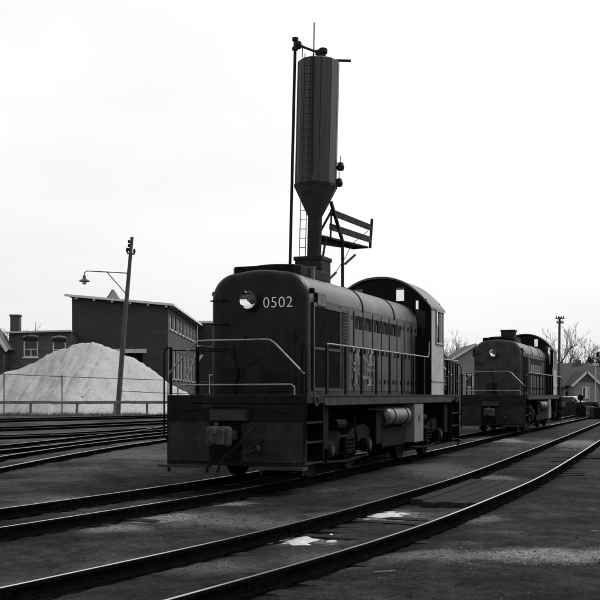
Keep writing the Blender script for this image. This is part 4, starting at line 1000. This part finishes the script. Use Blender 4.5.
r5 = gable_house('white_house', 'pale white house beside the near locomotive cab, partly hidden', wx(446, Y3), Y3+6, 4.0, 9, wz(366, Y3+6), wz(346, Y3+6), 'house_pale', 'grey_trim', wins=[(.5, 1.3, 1.5, 3.0)])
# utility pole
Y4 = 105.0
up = empty('utility_pole', (wx(558.6, Y4), Y4, 0)); tag(up, 'tall utility pole with two crossarms behind the far locomotive', 'utility pole')
MB().tube([(0, 0, -.3), (.1, 0, wz(317, Y4))], [.17, .11], 10).build('pole', 'pole_wood', up, smooth_=True)
for py, hw2 in ((318.5, .44), (323, .36)):
    ca = MB().box(-hw2+.1, hw2+.1, -.22, -.12, wz(py, Y4)-.06, wz(py, Y4)+.07).build('cross_arm', 'pole_wood', up)
    for sx in (-.8, -.3, .3, .8): MB().lathe([(.02, 0), (.06, .05), (.05, .14), (.02, .17)], (.1+sx*hw2, -.17, wz(py, Y4)+.07), 'z', 8).build('insulator', 'dark_void', ca)
Y5 = 98.0
u2 = empty('signal_post', (wx(595.5, Y5), Y5, 0)); tag(u2, 'slim pale post with a small crossbar at the right edge', 'post')
MB().tube([(0, 0, -.2), (0, 0, wz(358, Y5))], .05, 8).build('post', 'grey_trim', u2); MB().box(-.28, .28, -.05, .05, wz(366, Y5), wz(363, Y5)).build('crossbar', 'grey_trim', u2)
# parked car
def make_car(name, label, x, y, rz, paint):
    t = empty(name, (x, y, 0), rz); tag(t, label, 'car')
    body = [(-2.3, .45), (2.3, .45), (2.35, .75), (2.2, .95), (1.0, 1.02), (-1.5, 1.02), (-2.25, .95), (-2.35, .7)]
    MB().prism(body, 'y', -.88, .88).build('body', paint, t, bevel=.09)
    cabp = [(-1.55, 1.0), (1.05, 1.0), (.45, 1.52), (-1.05, 1.54)]
    rf = MB().prism([(-1.1, 1.50), (.5, 1.48), (.3, 1.60), (-.9, 1.62)], 'y', -.66, .66).build('roof', paint, t, bevel=.05)
    MB().prism(cabp, 'y', -.74, .74).build('cabin_glass', 'pane_dark', t, bevel=.04)
    for px in (-1.08, .0, .5):
        for sy in (-1, 1): MB().beam((px, sy*.745, 1.0), (px*.75-.05, sy*.70, 1.52), .05, .06).build('pillar', paint, t)
    for wx_ in (-1.45, 1.4):
        for sy in (-1, 1):
            wh = MB().lathe([(.18, sy*.74), (.32, sy*.73), (.34, sy*.78), (.34, sy*.88), (.30, sy*.91), (.2, sy*.90)], (wx_, 0, .34), 'y', 20).build('wheel', 'rubber', t)
            MB().lathe([(.19, sy*.905), (.15, sy*.93), (.05, sy*.935)], (wx_, 0, .34), 'y', 16).build('hubcap', 'reflector', wh)
    MB().box(2.3, 2.42, -.85, .85, .48, .60).build('bumper', 'reflector', t, bevel=.03); MB().box(-2.42, -2.3, -.85, .85, .48, .60).build('bumper', 'reflector', t, bevel=.03)
    for sy in (-.62, .62): MB().lathe([(.1, 2.3), (.1, 2.38), (.05, 2.4)], (0, sy, .78), 'x', 12).build('headlight', 'insulator', t)
    return t
car = make_car('parked_car', 'white car parked in front of the long low house', wx(572, 112), 112, R(-35), 'car_white')
car2 = make_car('parked_car', 'dark car parked left of the white one behind the far locomotive', wx(562.5, 108), 108, R(15), 'tank_grey')
# dark clutter beside the track
Y6 = 84.0
k6 = empty('sleeper_stack', (wx(584, Y6), Y6, 0), R(12)); tag(k6, 'dark stack of old sleepers beside the track at the right', 'timber stack')
for r_ in range(7):
    for c2 in range(8-r_):
        MB().box(-1.3, 1.3, -.65+c2*.27+r_*.12, -.42+c2*.27+r_*.12, r_*.17, r_*.17+.16).build('sleeper', 'sleeper', k6)
k7 = empty('sleeper_stack', (wx(575.5, 88), 88, 0), R(-20)); tag(k7, 'lower dark sleeper stack left of the taller one, in front of the white car', 'timber stack')
for r_ in range(3):
    for c2 in range(6): MB().box(-1.3, 1.3, -.8+c2*.27, -.57+c2*.27, r_*.17, r_*.17+.16).build('sleeper', 'sleeper', k7)
wsx = empty('spare_wheelset', (wx(588, 80), 80, 0), R(35)); tag(wsx, 'dark pair of wheels on an axle standing by the tall sleeper stack', 'wheelset')
for sx in (-1, 1): MB().lathe([(.12, sx*.79), (.40, sx*.78), (.505, sx*.805), (.505, sx*.70), (.535, sx*.66), (.42, sx*.67), (.12, sx*.68)], (0, 0, .53), 'x', 28).build('wheel', 'under_steel', wsx)
MB().lathe([(.07, -1.0), (.08, -.66), (.08, .66), (.07, 1.0)], (0, 0, .53), 'x', 12).build('axle', 'under_steel', wsx)
sw = empty('switch_stand', (wx(580.5, 74), 74, 0)); tag(sw, 'dark switch stand with a round target before the stack of sleepers', 'switch stand')
MB().box(-.3, .3, -.25, .25, 0, .18).build('base', 'black_steel', sw); MB().tube([(0, 0, .18), (0, 0, 1.5)], .05, 8).build('mast', 'black_steel', sw)
MB().lathe([(.22, -.012), (.22, .012)], (0, -.03, 1.55), 'y', 16).build('target', 'black_steel', sw); MB().tube([(0, 0, .5), (.45, -.1, .75)], .025, 6).build('lever', 'black_steel', sw)
dr = MB().lathe([(.0, 0), (.29, 0), (.30, .02), (.29, .3), (.305, .31), (.29, .33), (.29, .6), (.305, .61), (.29, .63), (.30, .9), (.27, .91), (0, .9)], (wx(590, 78), 78, 0), 'z', 20).build('oil_drum', 'tank_grey', None, smooth_=True); tag(dr, 'upright steel drum beside the stack of sleepers', 'drum')
dr = MB().box(wx(594, 76), wx(600, 76)+.6, 76, 77.2, 0, .85).build('scrap_bin', 'black_steel', None, bevel=.02); tag(dr, 'low dark steel bin at the right edge near the track', 'bin')

# ------------------------------------------------------------------ bare trees
def bare_tree(name, label, x, y, h, seed, spread=.55, dens=5, group='bare trees', z0=0):
    rr = random.Random(seed); t = empty(name, (x, y, z0)); tag(t, label, 'tree', group)
    tr, br = MB(), MB()
    def grow(p, d, ln, r, lev, mb):
        pts = [p]; q = p.copy(); dd = d.copy()
        for k in range(3):
            dd = (dd+Vector((rr.uniform(-.16, .16), rr.uniform(-.16, .16), rr.uniform(-.04, .12)))).normalized(); q = q+dd*ln/3; pts.append(q.copy())
        mb.tube(pts, [r, r*.85, r*.7, r*.5], 5 if lev < 2 else 3, cap=False)
        if lev >= dens: return
        for k in range(rr.choice((2, 3, 3)) if lev else 7):
            a = rr.uniform(0, 6.28); tl = rr.uniform(.35, .85)*spread*1.4
            sd_ = dd.orthogonal().normalized(); sd_.rotate(Matrix.Rotation(a, 3, dd))
            nd = (dd+sd_*tl).normalized(); b0 = pts[rr.choice((1, 2, 3, 3))]
            grow(b0, nd, ln*rr.uniform(.55, .8), max(r*.5, .022), lev+1, br)
    grow(Vector((0, 0, -.2)), Vector((0, 0, 1)), h*.36, h*.022, 0, tr)
    tr.build('trunk', 'bark', t, fix=False); br.build('crown', 'twig', t, fix=False); return t
for i, (px, Y, ptop, lab) in enumerate([(459, 150, 325, 'bare tree behind the cottage between the locomotives'), (449, 165, 332, 'bare tree rising beside the near locomotive cab'),
        (478, 175, 330, 'bare tree directly left of the far locomotive hood'), (547, 160, 315, 'bare tree just left of the utility pole'), (566, 150, 326, 'bare tree right of the utility pole'),
        (577, 175, 338, 'low bare tree above the long house roof'), (592, 165, 345, 'bare tree above the depot house chimney'), (17, 110, 322, 'bare tree behind the flat roofed brick house'), (2, 120, 316, 'bare tree left of the square chimney')]):
    bare_tree('bare_tree', lab, wx(px, Y), Y, wz(ptop, Y), 100+i)
def evergreen(name, label, x, y, h, seed):
    rr = random.Random(seed); t = empty(name, (x, y, 0)); tag(t, label, 'tree')
    MB().tube([(0, 0, -.2), (0, 0, h*.9)], [h*.03, .03], 6).build('trunk', 'bark', t)
    g = MB()
    for _ in range(2600):
        u = rr.random(); z = h*(.12+.88*u); rad = h*.34*(1-u)**.7*(.75+.35*math.sin(z*5+rr.random()))*rr.random()**.4; a = rr.uniform(0, 6.28)
        c = Vector((rad*math.cos(a), rad*math.sin(a), z)); s_ = rr.uniform(.12, .3)
        v1 = Vector((rr.uniform(-1, 1), rr.uniform(-1, 1), rr.uniform(-.6, .6)))*s_; v2 = Vector((rr.uniform(-1, 1), rr.uniform(-1, 1), rr.uniform(-.6, .6)))*s_
        g.add([c, c+v1, c+v2], [(0, 1, 2)])
    g.build('crown', 'evergreen', t, fix=False); return t
evergreen('evergreen_tree', 'dark evergreen tree at the right edge behind the depot house', wx(598, 138), 138, wz(352, 138), 5)
evergreen('evergreen_tree', 'small dark evergreen left of the tree at the right edge', wx(590, 146), 146, wz(358, 146), 6)
# wooded rise that closes the horizon
g = MB(); hv = []; nh = 120
for i in range(nh+1):
    x = -420+840*i/nh; hv += [(x, 520, -2), (x, 520, 5+4*float(fbm(np.array(i*.17), np.array(.5), 4, 77))), (x, 640, 9+6*float(fbm(np.array(i*.13), np.array(2.5), 4, 79)))]
hf = []
for i in range(nh):
    for j in range(2): hf.append((i*3+j, (i+1)*3+j, (i+1)*3+j+1, i*3+j+1))
g.add(hv, hf); tag(g.build('hills', 'shingle_grey', None, fix=False), kind='structure')

# a few bits of rubbish on the near ground
for px, py, ln, ang, lab in ((385, 571, .22, .1, 'thin pale stick lying on the ground near the bottom edge'), (595, 531, .1, -.5, 'short pale stick on the ground at the right edge'), (590, 563, .08, -.4, 'pale splinter on the ground below the sand streak')):
    Y = 1.75*F/(py-HY); X = wx(px, Y); z = gz(X, Y)+.02
    o = MB().beam((X-ln/2*math.cos(ang), Y-ln/2*math.sin(ang), z), (X+ln/2*math.cos(ang), Y+ln/2*math.sin(ang), z+.01), .011, .01).build('stick', 'house_grey', None); tag(o, lab, 'stick', 'sticks on the ground')
